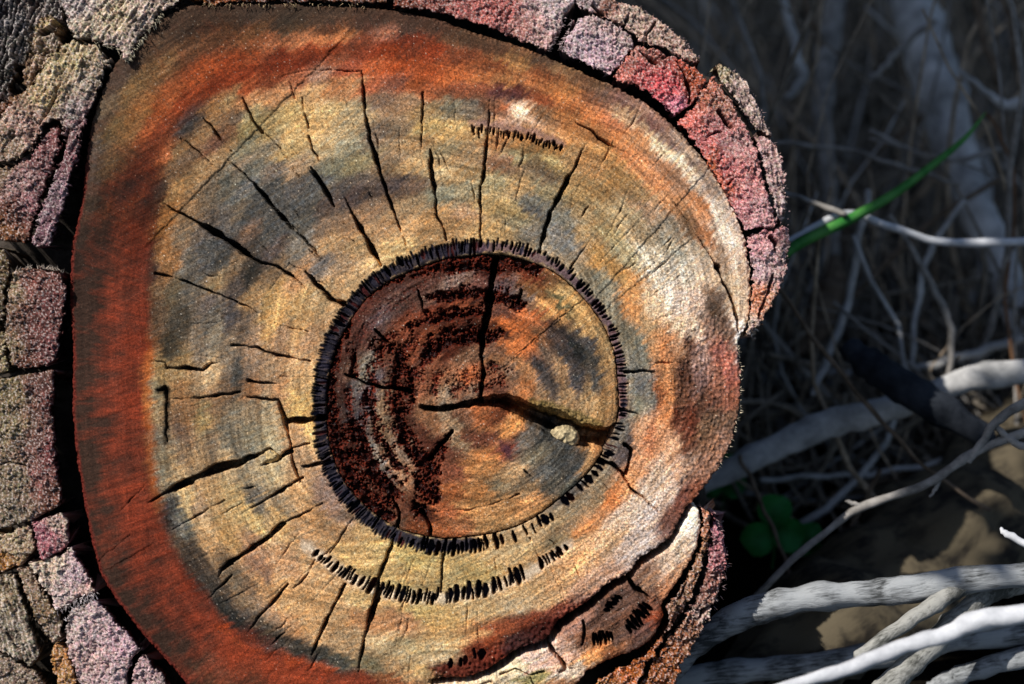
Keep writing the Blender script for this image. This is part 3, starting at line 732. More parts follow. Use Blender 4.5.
# the upper lip of the big crack is worn to a slope
upper = [(528,398),(550,402),(570,408),(592,418),(604,424),(600,434),(580,430),(560,420),(540,414),(528,408)]
us = poly_sdf(upper, G.X + 2 * G.wx, G.Y + 2 * G.wy)
sl2 = sstep(-2, 5, us)
G.cut = np.where(sl2 > 0.02, np.minimum(G.cut, 4 + 26 * sl2 * sstep(406, 430, G.Y - (G.X - 560) * 0.3) + 70 * (1 - sl2)), G.cut)
k = (sstep(-3, 2, us) * 0.75)[..., None]
G.C = G.C * (1 - k) + lin([105, 88, 48]) * np.exp(0.9 * grit)[..., None] * k
G.H += sstep(0, 3, us) * 1.5 * noise(G.X / 3, G.Y / 3, 108)
for sl_, d, wd in G.stroke([(500,440,3),(506,450,7),(512,460,4)], 1.5):
    k = 0.6 * sstep(1.5, -1.5, d - wd / 2)[..., None]; G.C[sl_] = G.C[sl_] * (1 - k) + lin([70, 42, 52]) * k
csd0 = G.sd.copy()
G.sd = G.sd + 0.8 * noise(G.X / 4, G.Y / 4, 109) - 0.2
G.build("heartwood", M_wood, stump, wall=60)

# ---- knot wood at the lower right
knot_poly = [(693,506),(701,521),(696,550),(685,570),(670,594),(662,604),(664,615),(656,634),(641,648),(611,660),(587,672),(574,690),(560,705),(424,705),
 (426,686),(470,683),(500,671),(523,655),(549,648),(563,629),(593,609),(615,589),(630,581),(643,565),(671,547)]
PK = """
690,520,205,195,180 695,540,195,180,165 680,550,190,170,145 665,565,200,175,150 680,575,190,140,100 668,590,180,120,80 650,580,150,115,90 640,570,130,95,75
630,590,95,70,62 615,600,90,65,55 640,600,100,70,58 655,605,110,70,55 645,625,110,80,75 650,640,100,72,62 620,635,95,70,60 600,620,90,65,55
585,640,120,80,60 575,625,150,110,95 600,650,170,110,60 590,660,200,140,80 570,650,170,140,120 560,660,190,150,130 575,670,190,175,155 545,665,190,160,145
560,690,130,90,60 540,655,190,165,150 530,680,140,135,85 515,670,190,180,150 500,685,185,170,140 480,690,180,165,140 450,692,190,170,140 430,695,170,140,105
545,690,150,110,80 610,655,130,80,50 655,618,150,65,42 648,610,130,80,60
"""
N_ = Field(catmull(knot_poly, 2), 0.8); N_.cut = np.zeros_like(N_.X)
km = paint_map(parse(PK), 410, 490, 730, 720)
N_.C, saw, ring, ray, grit, blot = wood_color(N_, km, 410, 490, warp=7, con=0.9)
N_.H += 1.5 * blot + 0.8 * grit + 0.5 * saw + 2.5 * fbm(N_.X / 16, N_.Y / 16, 120, 2) - 2
cracks(N_, """
628,576,3;634,588,4;646,596,4;650,600,2
545,640,4;556,655,4;566,668,3
583,622,2;585,635,2.4;582,645,2
560,672,1.5;575,668,1
500,675,1.5;515,670,1.5;530,676,1.5;545,672,1.5
470,690,1.5;490,682,1.5;505,690,1.5
530,676,1.2;535,690,1.2
612,668,1;590,676,1.5;572,690,1.2
""")
def hand(F, x0, y0, x1, y1, wid, n, L, ang, seed, depth=22):
    R = random.Random(seed)
    for i in range(n):
        t = (i + .5) / n; x = x0 + (x1 - x0) * t; y = y0 + (y1 - y0) * t
        l = L * R.uniform(.7, 1.1) * (0.6 + 0.4 * math.sin(math.pi * t)); a = ang + R.uniform(-.15, .15)
        for sl2, d, wd in F.stroke([(x - math.cos(a) * l / 2, y - math.sin(a) * l / 2, wid * .6), (x, y, wid), (x + math.cos(a) * l / 2, y + math.sin(a) * l / 2, wid * .6)], 1):
            k = sstep(-.5, .5, wd / 2 - d); F.cut[sl2] = np.maximum(F.cut[sl2], k * depth); F.C[sl2] = F.C[sl2] * (1 - k[..., None]) + DARK * k[..., None]
hand(N_, 628, 632, 650, 606, 4.6, 7, 17, math.radians(50), 1)
hand(N_, 592, 640, 614, 637, 3.6, 6, 13, math.radians(80), 2)
hand(N_, 606, 612, 620, 597, 3.8, 5, 9, math.radians(20), 3)
N_.sd = N_.sd + 1.2 * noise(N_.X / 5, N_.Y / 5, 121)
N_.build("knot", M_wood, stump, wall=60)

# ---- bark plates round the wood
def plate(poly, cols, h=0.0, rough=1.0, seed=0, edge=1.6, tilt=(0, 0), wall=108, res=0.85, label=None, cr=None, lines=0.0, la=1.0, name="bark"):
    P = catmull(poly, 3) if len(poly) > 3 else np.array(poly)
    P = 0.12 * P + 0.88 * np.vstack([np.linspace(a, b, 3, endpoint=False) for a, b in zip(np.array(poly, float), np.roll(np.array(poly, float), -1, 0))])
    f = Field(P, res); f.cut = np.zeros_like(f.X)
    c = np.array(cols, float)
    W = np.zeros(f.X.shape); A = np.zeros(f.X.shape + (3,))
    wx = f.X + 9 * fbm(f.X / 14, f.Y / 14, seed + 5, 2); wy = f.Y + 9 * fbm(f.X / 14, f.Y / 14, seed + 6, 2)
    for q in c:
        w_ = 1 / ((wx - q[0]) ** 2 + (wy - q[1]) ** 2 + 60) ** 1.8
        W += w_; A += w_[..., None] * lin(q[2:])
    C = A / W[..., None]
    a = noise(f.X / 2.3, f.Y / 2.3, seed + 1); b = noise(f.X / 4.6, f.Y / 4.6, seed + 2); d = fbm(f.X / 15, f.Y / 15, seed + 3, 3)
    e = noise(f.X / 1.6, f.Y / 1.6, seed + 7)
    ca, sa = math.cos(la), math.sin(la)
    u = f.X * ca + f.Y * sa; v = -f.X * sa + f.Y * ca
    ln = noise(u / 16, v / 2.6, seed + 8) + 0.6 * noise(u / 30, v / 7, seed + 9)
    lum = C.mean(-1, keepdims=True); C = (lum + (C - lum) * 1.12) * (0.66 if (P[:, 0].mean() < 70 and 240 < P[:, 1].mean() < 530) else 1.0 if P[:, 0].mean() < 60 else 1.25) * np.array([1.10, 0.97, 0.82])
    f.C = C * ALB * np.exp(0.4 * a + 0.3 * b + 0.5 * d + 0.5 * e + lines * 0.3 * ln - 0.02)[..., None]
    hue = 0.16 * noise(f.X / 4, f.Y / 4, seed + 4) + 0.1 * e
    f.C[..., 0] *= 1 + hue; f.C[..., 1] *= 1 - 0.5 * hue; f.C[..., 2] *= 1 + 0.18 * noise(f.X / 3, f.Y / 3, seed + 14)
    e = noise(f.X / 1.5, f.Y / 1.5, seed + 27)
    f.H += h + rough * (0.5 * a + 0.45 * b + 0.5 * e + 3.4 * d + lines * 1.0 * ln) + tilt[0] * (f.X - P[:, 0].mean()) + tilt[1] * (f.Y - P[:, 1].mean())
    sp = noise(f.X / 1.7, f.Y / 1.7, seed + 30) + 0.5 * noise(f.X / 3.3, f.Y / 3.3, seed + 31) + lines * 0.4 * ln
    pale = 0.8 * sstep(0.2, 0.5, sp)[..., None]; dk = 0.92 * sstep(-0.18, -0.5, sp)[..., None]
    f.C = f.C * (1 - pale) + (0.45 * f.C + 0.55 * lin([240, 226, 222])) * pale
    f.C = f.C * (1 - dk) + (0.25 * f.C + 0.75 * lin([44, 20, 22])) * dk
    f.H += rough * 0.55 * sp
    f.H -= rough * 1.2 * sstep(0.3, 0.7, noise(f.X / 7, f.Y / 7, seed + 10) + 0.3 * a) 
    fl = noise(f.X / 17, f.Y / 17, seed + 40); fl = np.abs(fl + 0.25 * noise(f.X / 5, f.Y / 5, seed + 41))
    f.H -= 3.5 * rough * sstep(0.05, 0.0, fl) * sstep(-0.1, 0.3, noise(f.X / 26, f.Y / 26, seed + 42))   # fine fissures
    f.H += 2.0 * rough * np.round(2.4 * fbm(f.X / 21, f.Y / 21, seed + 43, 3) + 0.2 * a)                # flaking layers
    if cr:
        cracks(f, cr)
    f.sd = f.sd + edge * (1.2 * noise(f.X / 4, f.Y / 4, seed + 11) + 1.0 * noise(f.X / 1.8, f.Y / 1.8, seed + 12) + 1.6 * noise(f.X / 11, f.Y / 11, seed + 13)) - 0.3
    f.R = np.clip(0.7 + 0.2 * a, 0.45, 1)
    o = f.build(name, M_bark, stump, wall=wall, rnd=1.0, under=0.26)
    if label: o["label"] = label
    return o

plate([(95,43),(118,48),(129,62),(148,32),(163,13),(180,2),(184,-30),(70,-30),(62,0),(74,36)],
      [(75,10,150,145,150),(90,30,160,152,140),(120,20,165,155,135),(150,10,160,150,145),(115,50,150,142,140),(140,30,130,122,120)],
      6, 1.0, 200, 2.0, lines=1.3, la=2.2, label="pale grey fibrous bark plate")
plate([(70,40),(97,47),(111,61),(101,85),(85,125),(77,162),(67,196),(57,228),(48,244),(40,247),(30,243),(40,215),(52,180),(62,150),(66,128),(52,118),(30,150),(6,165),(-15,150),(2,112),(26,92),(48,60)],
      [(70,60,170,160,130),(90,80,150,140,130),(50,95,175,160,130),(75,110,150,145,150),(30,130,150,125,120),(85,120,120,85,95),(75,160,110,75,85),(60,190,135,115,130),(50,230,120,95,110),(8,150,140,125,110)],
      2, 1.0, 220, 2.2, lines=1.0, la=2.0, cr="62,80,1;52,105,3;40,125,2\n70,130,2;60,160,3;52,176,3")
plate([(-20,160),(8,168),(30,155),(52,124),(62,132),(58,150),(48,178),(36,212),(24,243),(4,240),(-20,236)],
      [(20,180,150,125,130),(0,170,130,115,95),(40,150,120,80,85),(10,215,90,55,45),(30,200,130,95,105),(0,230,110,75,45),(45,170,110,80,85)],
      -1, 1.1, 240, 2.2)
plate([(12,270),(38,268),(62,273),(66,290),(61,325),(54,364),(34,368),(12,369),(4,335),(6,300)],
      [(12,285,170,155,130),(30,285,135,85,80),(50,300,115,70,72),(35,330,110,65,62),(10,350,150,135,110),(50,350,125,80,85),(25,360,110,65,50)],
      -3, 1.0, 260, 1.6, label="square pink brown bark plate with pale left edge")
plate([(-20,248),(2,250),(9,262),(3,290),(0,330),(6,372),(-20,374)], [(-5,260,130,115,90),(-5,350,165,155,125),(0,300,120,110,90)], -8, 1.0, 275, 1.8)
plate([(-20,382),(10,376),(53,370),(51,410),(53,450),(58,480),(58,508),(30,520),(4,529),(-20,526)],
      [(10,390,140,130,100),(35,390,115,80,75),(50,400,100,55,55),(10,430,150,140,115),(35,440,130,95,90),(50,450,120,65,70),(15,480,150,140,120),(40,480,140,95,95),(55,495,120,75,60),(10,515,140,130,115)],
      -4, 1.0, 280, 1.4, cr="-20,470,1;8,462,1.4;25,466,1")
plate([(31,524),(58,512),(66,520),(69,543),(58,554),(42,562),(36,548)], [(45,535,150,95,115),(60,525,165,150,145),(50,555,135,85,95)], -3, 1.0, 300, 1.5, label="small rose pink bark piece")
plate([(-20,532),(6,533),(28,525),(34,548),(22,562),(8,571),(-20,578)], [(10,545,160,150,130),(28,535,150,135,120),(0,565,150,110,60)], -6, 1.0, 310, 1.5)
plate([(28,564),(58,556),(70,548),(82,568),(96,592),(72,601),(57,611),(46,595),(38,580)], [(50,570,175,165,155),(75,575,165,150,165),(60,595,165,155,160),(85,590,170,150,150)], -2, 1.1, 320, 1.6)
plate([(64,625),(72,609),(97,600),(114,620),(141,650),(130,660),(126,690),(118,710),(90,712),(78,680),(68,655)],
      [(75,620,160,150,155),(95,625,170,155,165),(115,640,165,145,160),(90,660,165,145,150),(110,680,160,145,155)], 0, 1.1, 330, 1.6)
plate([(134,662),(143,655),(164,680),(182,712),(126,712),(130,685)], [(145,670,165,145,155),(160,700,160,150,155)], -2, 1.0, 340, 1.5)
plate([(-20,580),(2,576),(14,573),(24,610),(38,655),(30,668),(-20,640)], [(0,600,130,120,100),(15,640,140,135,125),(0,625,125,120,110)], -3, 0.8, 350, 1.4, lines=1.5, la=1.3, cr="5,635,1;18,650,2.5;22,665,2")
plate([(16,570),(28,566),(42,592),(58,616),(62,640),(48,642),(34,622),(24,598)], [(25,580,140,125,110),(45,615,120,105,85),(55,635,130,120,110)], -6, 1.1, 360, 1.8)
plate([(50,646),(62,644),(70,668),(84,712),(62,712),(56,690),(50,665)], [(60,660,150,115,75),(70,690,150,120,85)], -8, 1.2, 370, 1.8)
plate([(-20,650),(14,664),(36,676),(44,690),(50,712),(-20,712)], [(10,680,130,120,110),(35,700,110,95,80)], -14, 1.1, 380, 2)
# old fissured ridges beyond the plates, upper left
plate([(-20,-30),(66,-30),(58,0),(58,22),(44,14),(36,20),(26,40),(20,60),(10,62),(4,90),(-20,104)], [(10,20,75,78,85),(30,10,110,105,105),(50,5,125,125,130),(-5,60,70,72,70),(5,40,95,95,95)], -22, 2.2, 390, 2.5, lines=2.0, la=1.9, label="dark fissured outer bark")
plate([(34,24),(48,14),(57,20),(54,34),(58,44),(42,66),(26,88),(18,74),(26,50)], [(45,18,160,145,115),(38,45,130,115,95),(30,70,140,120,100),(50,35,130,120,110)], -8, 1.6, 400, 2.4, lines=1, la=2.0, cr="36,32,2;44,30,8;50,26,7;54,22,3")
plate([(12,92),(24,90),(22,100),(2,110),(-20,122),(-20,106),(4,98)], [(5,100,110,75,55),(18,94,140,115,90)], -10, 1.5, 410, 2)
# top
plate([(188,-30),(190,0),(215,5),(240,3),(300,2),(372,4),(388,2),(390,-30)], [(200,0,130,85,50),(230,0,120,75,50),(300,-5,100,65,50),(370,-5,110,75,60)], 4, 1.0, 420, 1.5)
plate([(394,8),(430,12),(480,25),(528,44),(548,50),(557,36),(564,18),(574,4),(572,-30),(394,-30)],
      [(400,0,95,50,35),(430,5,125,75,70),(470,10,150,95,95),(500,15,150,90,90),(520,30,160,120,120),(540,40,170,145,150),(555,10,175,165,175)],
      5, 1.0, 430, 1.5, label="reddish bark plate above the wood")
plate([(560,51),(566,36),(572,22),(586,16),(606,20),(628,33),(634,44),(622,62),(610,76),(590,68)],
      [(575,40,175,160,175),(600,45,170,155,175),(615,60,170,150,165),(600,25,160,145,150),(628,42,160,145,150)], 5, 1.0, 440, 1.6, cr="578,8,2;576,20,3;570,28,7;566,34,5")
plate([(576,6),(574,-30),(610,-30),(615,2),(640,8),(662,22),(686,42),(702,62),(690,62),(664,50),(640,42),(630,32),(606,18),(588,13)],
      [(590,0,160,150,160),(605,10,120,85,75),(630,18,170,155,150),(655,30,165,145,140),(680,48,160,140,135)], 2, 1.2, 450, 1.6, cr="630,10,1;626,22,2\n655,22,1.5;646,36,2;648,44,1\n592,6,3;602,14,5")
plate([(611,77),(622,63),(636,45),(664,53),(690,65),(706,80),(697,98),(691,106),(675,118),(662,104),(640,90)],
      [(625,70,170,110,105),(645,75,160,85,90),(640,55,150,110,105),(665,85,190,90,100),(680,105,190,125,150),(660,60,130,85,80),(690,80,150,80,55),(695,95,140,80,60)],
      6, 1.1, 460, 1.5, label="rose pink bark plate", cr="676,62,1;684,76,2;690,92,3;688,104,3\n640,52,1;650,60,5;656,64,2")
plate([(677,121),(690,110),(702,90),(713,76),(726,94),(742,119),(751,137),(760,163),(768,198),(776,222),(772,228),(757,229),(744,232),(730,204),(712,174),(695,146)],
      [(690,125,190,110,105),(705,100,155,100,85),(700,145,160,95,100),(720,105,150,110,100),(715,130,150,100,105),(735,145,170,135,140),(725,165,155,90,100),(745,180,170,120,125),(740,205,170,120,130),(760,210,175,140,150),(710,165,185,105,70),(722,190,180,100,80)],
      6, 1.0, 470, 1.5, cr="705,138,1;716,133,2;722,132,1\n718,112,3;724,120,4;730,128,3\n728,184,2;736,178,1.5\n700,80,1;712,98,1.2", label="long mottled pink bark plate")
plate([(714,64),(735,70),(744,80),(754,97),(764,117),(772,136),(761,133),(746,117),(732,98),(720,80)],
      [(725,72,140,135,115),(740,88,165,150,150),(755,110,160,145,145),(765,128,155,140,140)], 4, 1.0, 500, 1.4, lines=1.2, la=1.05)
plate([(753,137),(763,136),(773,141),(780,155),(786,180),(786,212),(781,224),(776,214),(769,190),(761,160)],
      [(765,150,165,140,145),(775,175,160,140,145),(780,205,165,150,155)], 2, 1.1, 510, 1.5, lines=1.2, la=1.4)
plate([(744,237),(755,233),(774,229),(786,224),(790,250),(787,272),(776,296),(763,322),(744,339),(746,326),(750,308),(751,280),(750,256)],
      [(755,245,180,140,150),(770,235,170,125,135),(760,265,180,160,175),(775,270,160,140,145),(755,300,185,125,95),(765,310,160,125,110),(750,325,175,160,155),(783,250,150,130,135)],
      6, 1.1, 520, 1.6, cr="770,238,4;776,244,5;774,250,3\n772,275,2;766,295,2;758,318,2")
# bark folded round the knot
plate([(701,508),(711,514),(709,540),(702,566),(692,598),(674,624),(656,650),(642,674),(622,712),(574,712),(592,684),(616,668),(646,654),(660,638),(668,616),(666,605),(674,597),(690,571),(699,550),(703,524)],
      [(705,525,150,110,90),(703,545,140,105,80),(690,580,130,100,80),(680,600,120,95,80),(665,625,110,75,60),(650,650,140,85,50),(625,670,150,90,50),(605,690,140,95,55),(600,700,120,85,60)],
      2, 1.4, 540, 1.4, lines=0.8, la=2.1, label="brown bark strip folded round the knot", cr="690,570,1;684,590,2;676,604,1")
plate([(713,514),(722,528),(727,545),(727,562),(722,588),(714,608),(700,634),(682,666),(668,712),(628,712),(646,676),(662,650),(680,625),(696,600),(706,570),(712,541)],
      [(718,535,150,105,120),(722,555,145,100,110),(712,580,120,85,80),(705,605,110,80,70),(690,630,120,85,65),(670,660,120,75,45),(650,690,130,80,45),(705,615,175,160,160)],
      -2, 1.7, 550, 2.0, lines=0.6, la=2.1, cr="716,606,2;704,610,3;700,618,3")

# ---- body of the trunk behind the plates; its front floors the gap between bark and wood, toned dark for its shade
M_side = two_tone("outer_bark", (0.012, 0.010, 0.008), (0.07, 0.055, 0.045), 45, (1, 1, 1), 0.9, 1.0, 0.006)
body = catmull([(-70,330),(-66,200),(-50,90),(-20,10),(40,-60),(160,-90),(330,-90),(500,-60),(610,0),(680,48),(705,72),(735,86),(757,130),(772,180),(775,240),(765,290),(742,322),
  (732,345),(730,400),(718,450),(700,486),(706,520),(715,545),(706,590),(676,640),(640,720),(560,790),(420,820),(260,810),(120,780),(20,700),(-40,560),(-66,440)], 6)
body = (body - np.array([512., 342.])) * 1.05 + np.array([512., 342.])
def trunk_body():
    n = len(body); V = []; depths = [-100, -112, -140, -190, -270, -380, -520, -700, -900, -1200]
    c = body.mean(0)
    for k, dz in enumerate(depths):
        t = k / (len(depths) - 1)
        a = np.arctan2(body[:, 1] - c[1], body[:, 0] - c[0])
        nz = 10 * noise(a * 9, np.full(n, dz / 120.), 600) + 6 * noise(a * 26, np.full(n, dz / 200.), 601)
        grow = (0 if k == 0 else -2) + (nz * min(1, k / 2) - 4) + 60 * t
        rr = np.linalg.norm(body - c, axis=1)
        P = c + (body - c) * ((rr + grow) / rr)[:, None]
        V.append(world(P[:, 0] - 512, 342 - P[:, 1], np.full(n, dz)))
    V = np.vstack(V); Fq = []
    for k in range(len(depths) - 1):
        for i in range(n):
            j = (i + 1) % n; Fq.append((k * n + i, (k + 1) * n + i, (k + 1) * n + j, k * n + j))
    cc = world(c[0] - 512, 342 - c[1], -100); V = np.vstack([V, cc[None]])
    m = len(V) - 1
    tri = [(m, i, (i + 1) % n, (i + 1) % n) for i in range(n)]
    me = bpy.data.meshes.new("trunk")
    org = np.array(stump.location)
    me.from_pydata([tuple(v) for v in (V - org)], [], [tuple(f) for f in Fq] + [t_[:3] for t_ in tri])
    me.materials.append(M_side)
    o = bpy.data.objects.new("trunk", me); col.objects.link(o); o.parent = stump
    for p in me.polygons: p.use_smooth = True
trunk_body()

# ---- torn fibres along the edges of bark and wood
def fringe():
    R = random.Random(9); V = []; Fq = []; Cc = []
    def run(pts, n, L, h, tone, ang=None, spread=0.6):
        P = np.array(pts, float); sg = np.r_[0, np.cumsum(np.hypot(*np.diff(P, axis=0).T))]
        for i in range(n):
            u = R.uniform(0, sg[-1]); x = np.interp(u, sg, P[:, 0]) + R.gauss(0, .8); y = np.interp(u, sg, P[:, 1]) + R.gauss(0, .8)
            a = (ang if ang is not None else math.atan2(y - 350, x - 430)) + R.gauss(0, spread); l = L * R.uniform(.3, 1.3); w_ = R.uniform(.3, .75)
            hh = h + R.uniform(-4, 1); dx, dy = math.cos(a), math.sin(a); b = len(V)
            for q in ((x - dy * w_, y + dx * w_, hh), (x + dy * w_, y - dx * w_, hh), (x, y, hh + 1.2), (x + dx * l, y + dy * l, hh + R.uniform(-3, 4))): V.append(q)
            Fq.extend([(b, b + 1, b + 3), (b + 1, b + 2, b + 3), (b + 2, b, b + 3)])
            c = lin(tone) * R.uniform(.5, 1.5); Cc.extend([(*c, .8)] * 4)
    run([(737,345),(741,372),(740,410),(730,448),(714,476)], 80, 3, -2, (205,190,165))
    run([(718,520),(728,545),(728,570),(722,595),(714,612)], 26, 5, -6, (150,125,125))
    run([(96,44),(118,49),(128,62),(148,33),(164,13)], 90, 5, 7, (205,195,170), 0.9)
    run([(200,4),(240,5),(300,4),(370,6)], 60, 5, 4, (185,160,125), 1.6)
    run([(62,272),(40,267),(12,270)], 60, 5, -2, (200,185,170), -1.6)
    run([(97,592),(72,602),(57,612)], 50, 5, 0, (215,205,205), 1.8); run([(66,622),(80,604),(98,600)], 50, 5, 1, (215,205,205), -1.9)
    run([(715,66),(740,74),(757,100),(772,136),(786,180),(788,240),(774,298),(750,334)], 70, 3, 0, (170,145,145))
    run([(594,3),(640,8),(686,42),(702,62)], 40, 3, 0, (170,145,145))
    run([(548,50),(556,36),(565,18)], 40, 4, 4, (200,180,180), 0.2); run([(560,50),(566,36),(573,22)], 40, 4, 4, (210,190,190), 3.2)
    V_ = np.array(V); X = world(V_[:, 0] - 512, 342 - V_[:, 1], V_[:, 2])
    o = mesh_obj("torn_fibres", X, np.array(Fq), M_bark, stump, np.array(Cc), smooth=False); o["kind"] = "stuff"
fringe()

# ---- chip of wood caught in the crack
def chip(name, pts, h, colr, label, thick=9, seed=1):
    P = np.array(pts, float); c = P.mean(0)
    t = thing(name, Vector(world(c[0] - 512, 342 - c[1], h - thick)), label, "wood chip")
    f = Field(catmull(P, 3), 0.8, 3)
    a = noise(f.X / 3, f.Y / 3, seed); b = noise(f.X / 7, f.Y / 7, seed + 1)
    f.H += h + 1.2 * a + 2.5 * b + 0.5 * np.clip(f.sd, 0, 5)
    f.C = lin(colr) * np.exp(0.6 * a + 0.4 * b)[..., None] * np.ones(3)
    f.sd = f.sd + 0.8 * a
    f.build("splinter", M_wood, t, wall=thick)
    return t
chip("wood_chip", [(552,435),(560,429),(570,428),(577,434),(578,443),(572,447),(562,443)], -7, (172, 155, 122), "pale rounded wood chip wedged in the wide central crack", 14, 700)
chip("wood_chip", [(263,455),(268,449),(278,456),(274,461),(266,463)], -1, (185, 160, 115), "small loose wood chip lying in the crack left of the dark ring", 12, 702)

# ================================================================ SURROUNDINGS
# ---- ground
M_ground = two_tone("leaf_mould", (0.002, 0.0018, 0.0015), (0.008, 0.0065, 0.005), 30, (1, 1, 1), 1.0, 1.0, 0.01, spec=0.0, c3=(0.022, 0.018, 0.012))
def ground():
    n = 260
    u = np.linspace(-1, 1, n)
    g = np.sign(u) * (np.abs(u) * 1.2 + 120 * np.abs(u) ** 7)
    X, Y = np.meshgrid(g, g + 0.4)
    r = np.hypot(X, Y - 0.3)
    Z = (0.02 * fbm(X * 6, Y * 6, 800, 4) + 0.012 * fbm(X * 30, Y * 30, 810, 3)) * np.exp(-r / 30) + 0.5 * fbm(X / 9, Y / 9, 820, 2) * sstep(2, 30, r)
    V = np.stack([X, Y, Z - 0.005], -1).reshape(-1, 3)
    i, j = np.meshgrid(np.arange(n - 1), np.arange(n - 1)); k = (j * n + i).ravel()
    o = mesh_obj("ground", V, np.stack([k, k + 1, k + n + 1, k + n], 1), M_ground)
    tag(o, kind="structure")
ground()

# ---- tubes for twigs, branches and stems
def tube(P, R, sides=10, seed=0, rough=0.12, twist=0.0):
    P = np.asarray(P, float); R = np.asarray(R, float); n = len(P)
    T = np.gradient(P, axis=0); T /= np.linalg.norm(T, axis=1)[:, None] + 1e-12
    ref = np.array([0.0, 0.0, 1.0]) if abs(T[:, 2]).mean() < 0.8 else np.array([1.0, 0, 0])
    V = []
    for k in range(n):
        a = np.cross(T[k], ref); a /= np.linalg.norm(a) + 1e-12; b = np.cross(T[k], a)
        th = np.arange(sides) * 2 * np.pi / sides
        rr = R[k] * (1 + rough * noise(th * 1.3 + seed, np.full(sides, k * 0.35 + seed), 900) + rough * 0.8 * noise(th * 4, np.full(sides, k * 0.12 + seed), 901))
        V.append(P[k] + np.outer(np.cos(th) * rr, a) + np.outer(np.sin(th) * rr, b))
    V = np.vstack(V + [P[:1] - T[:1] * R[0] * .3, P[-1:] + T[-1:] * R[-1] * .6]); Fq = []
    for k in range(n - 1):
        for i in range(sides):
            j = (i + 1) % sides; Fq.append((k * sides + i, k * sides + j, (k + 1) * sides + j, (k + 1) * sides + i))
    a0, a1 = n * sides, n * sides + 1
    for i in range(sides):
        j = (i + 1) % sides
        Fq.append((a0, j, i, i)); Fq.append((a1, (n - 1) * sides + i, (n - 1) * sides + j, (n - 1) * sides + j))
    return V, Fq
def raw_mesh(name, V, Fq, mat, parent=None, smooth=True):
    org = np.array(parent.location) if parent is not None else V.mean(0)
    me = bpy.data.meshes.new(name)
    me.from_pydata((V - org).tolist(), [], [tuple(dict.fromkeys(f)) for f in Fq])
    me.polygons.foreach_set("use_smooth", [smooth] * len(me.polygons)); me.materials.append(mat)
    o = bpy.data.objects.new(name, me); col.objects.link(o)
    if parent is not None: o.parent = parent
    else: o.location = org
    return o
def course(pts, depth, wid, seed=0, wob=1.5, per=9):
    """pts: places (x, y) or (x, y, depth); returns centre line and radii"""
    q = np.array([(p[0], p[1], p[2] if len(p) > 2 else (depth if np.isscalar(depth) else depth[0] + (depth[1] - depth[0]) * i / (len(pts) - 1))) for i, p in enumerate(pts)], float)
    q = catmull(q, per, False); n = len(q)
    t = np.linspace(0, 1, n)
    wv = np.interp(t, np.linspace(0, 1, len(wid)), wid)
    q[:, 0] += wob * noise(t * 7, t * 0 + seed, 910); q[:, 1] += wob * noise(t * 7, t * 0 + seed + 3, 911)
    k = (DIST + q[:, 2]) / DIST
    R_ = np.random.RandomState(seed + 50); knots = np.zeros(n)
    for c_ in R_.uniform(0.05, 0.95, 4): knots += np.exp(-((t - c_) / 0.022) ** 2) * R_.uniform(0.04, 0.2)
    return at_arr(q), wv * 0.5 * k * S * (1 + 0.12 * noise(t * 9, t * 0 + seed, 912) + knots)
def at_arr(q):
    k = (DIST + q[:, 2]) / DIST
    return world((q[:, 0] - 512) * k, (342 - q[:, 1]) * k, -q[:, 2])

def branch_mat(name, dark, light, sc=90):
    return two_tone(name, dark, light, sc, (1, 1, 1), 0.85, 0.6, 0.0012, 0.2)
def streak_mat(name, dark, light, ang, sc=700):
    """grain that runs along the branch (ang: its lean in the view plane)"""
    m, n, l, b = new_mat(name)
    tc = n.new("ShaderNodeTexCoord"); mp = n.new("ShaderNodeMapping")
    mp.inputs["Rotation"].default_value = (0, ang, 0); mp.vector_type = 'POINT'
    m2 = n.new("ShaderNodeMapping"); m2.inputs["Scale"].default_value = (0.12, 1, 1)
    l.new(tc.outputs["Object"], mp.inputs[0]); l.new(mp.outputs[0], m2.inputs[0])
    n1 = n.new("ShaderNodeTexNoise"); n1.inputs["Scale"].default_value = sc; n1.inputs["Detail"].default_value = 5; n1.inputs["Roughness"].default_value = 0.7
    l.new(m2.outputs[0], n1.inputs["Vector"])
    n2 = n.new("ShaderNodeTexNoise"); n2.inputs["Scale"].default_value = 45; n2.inputs["Detail"].default_value = 3
    l.new(tc.outputs["Object"], n2.inputs["Vector"])
    ad = n.new("ShaderNodeMath"); ad.operation = 'MULTIPLY_ADD'; ad.inputs[1].default_value = 0.6
    l.new(n2.outputs["Fac"], ad.inputs[0]); ms = n.new("ShaderNodeMath"); ms.operation = 'MULTIPLY'; ms.inputs[1].default_value = 0.45
    l.new(n1.outputs["Fac"], ms.inputs[0]); l.new(ms.outputs[0], ad.inputs[2])
    cr = n.new("ShaderNodeValToRGB"); l.new(ad.outputs[0], cr.inputs[0])
    e = cr.color_ramp.elements; e[0].position = 0.43; e[0].color = (*dark, 1); e[1].position = 0.57; e[1].color = (*light, 1)
    l.new(cr.outputs[0], b.inputs["Base Color"]); b.inputs["Roughness"].default_value = 0.8; b.inputs["Specular IOR Level"].default_value = 0.25
    bp = n.new("ShaderNodeBump"); bp.inputs["Strength"].default_value = 0.8; bp.inputs["Distance"].default_value = 0.001
    l.new(n1.outputs["Fac"], bp.inputs["Height"]); l.new(bp.outputs[0], b.inputs["Normal"])
    return m
M_grey = streak_mat("weathered_branch", (0.05, 0.053, 0.055), (0.34, 0.355, 0.37), 0.15)
M_grey2 = streak_mat("weathered_fork", (0.08, 0.08, 0.07), (0.36, 0.355, 0.33), 0.75)
M_white = branch_mat("bleached_twig", (0.42, 0.43, 0.46), (0.66, 0.67, 0.70))
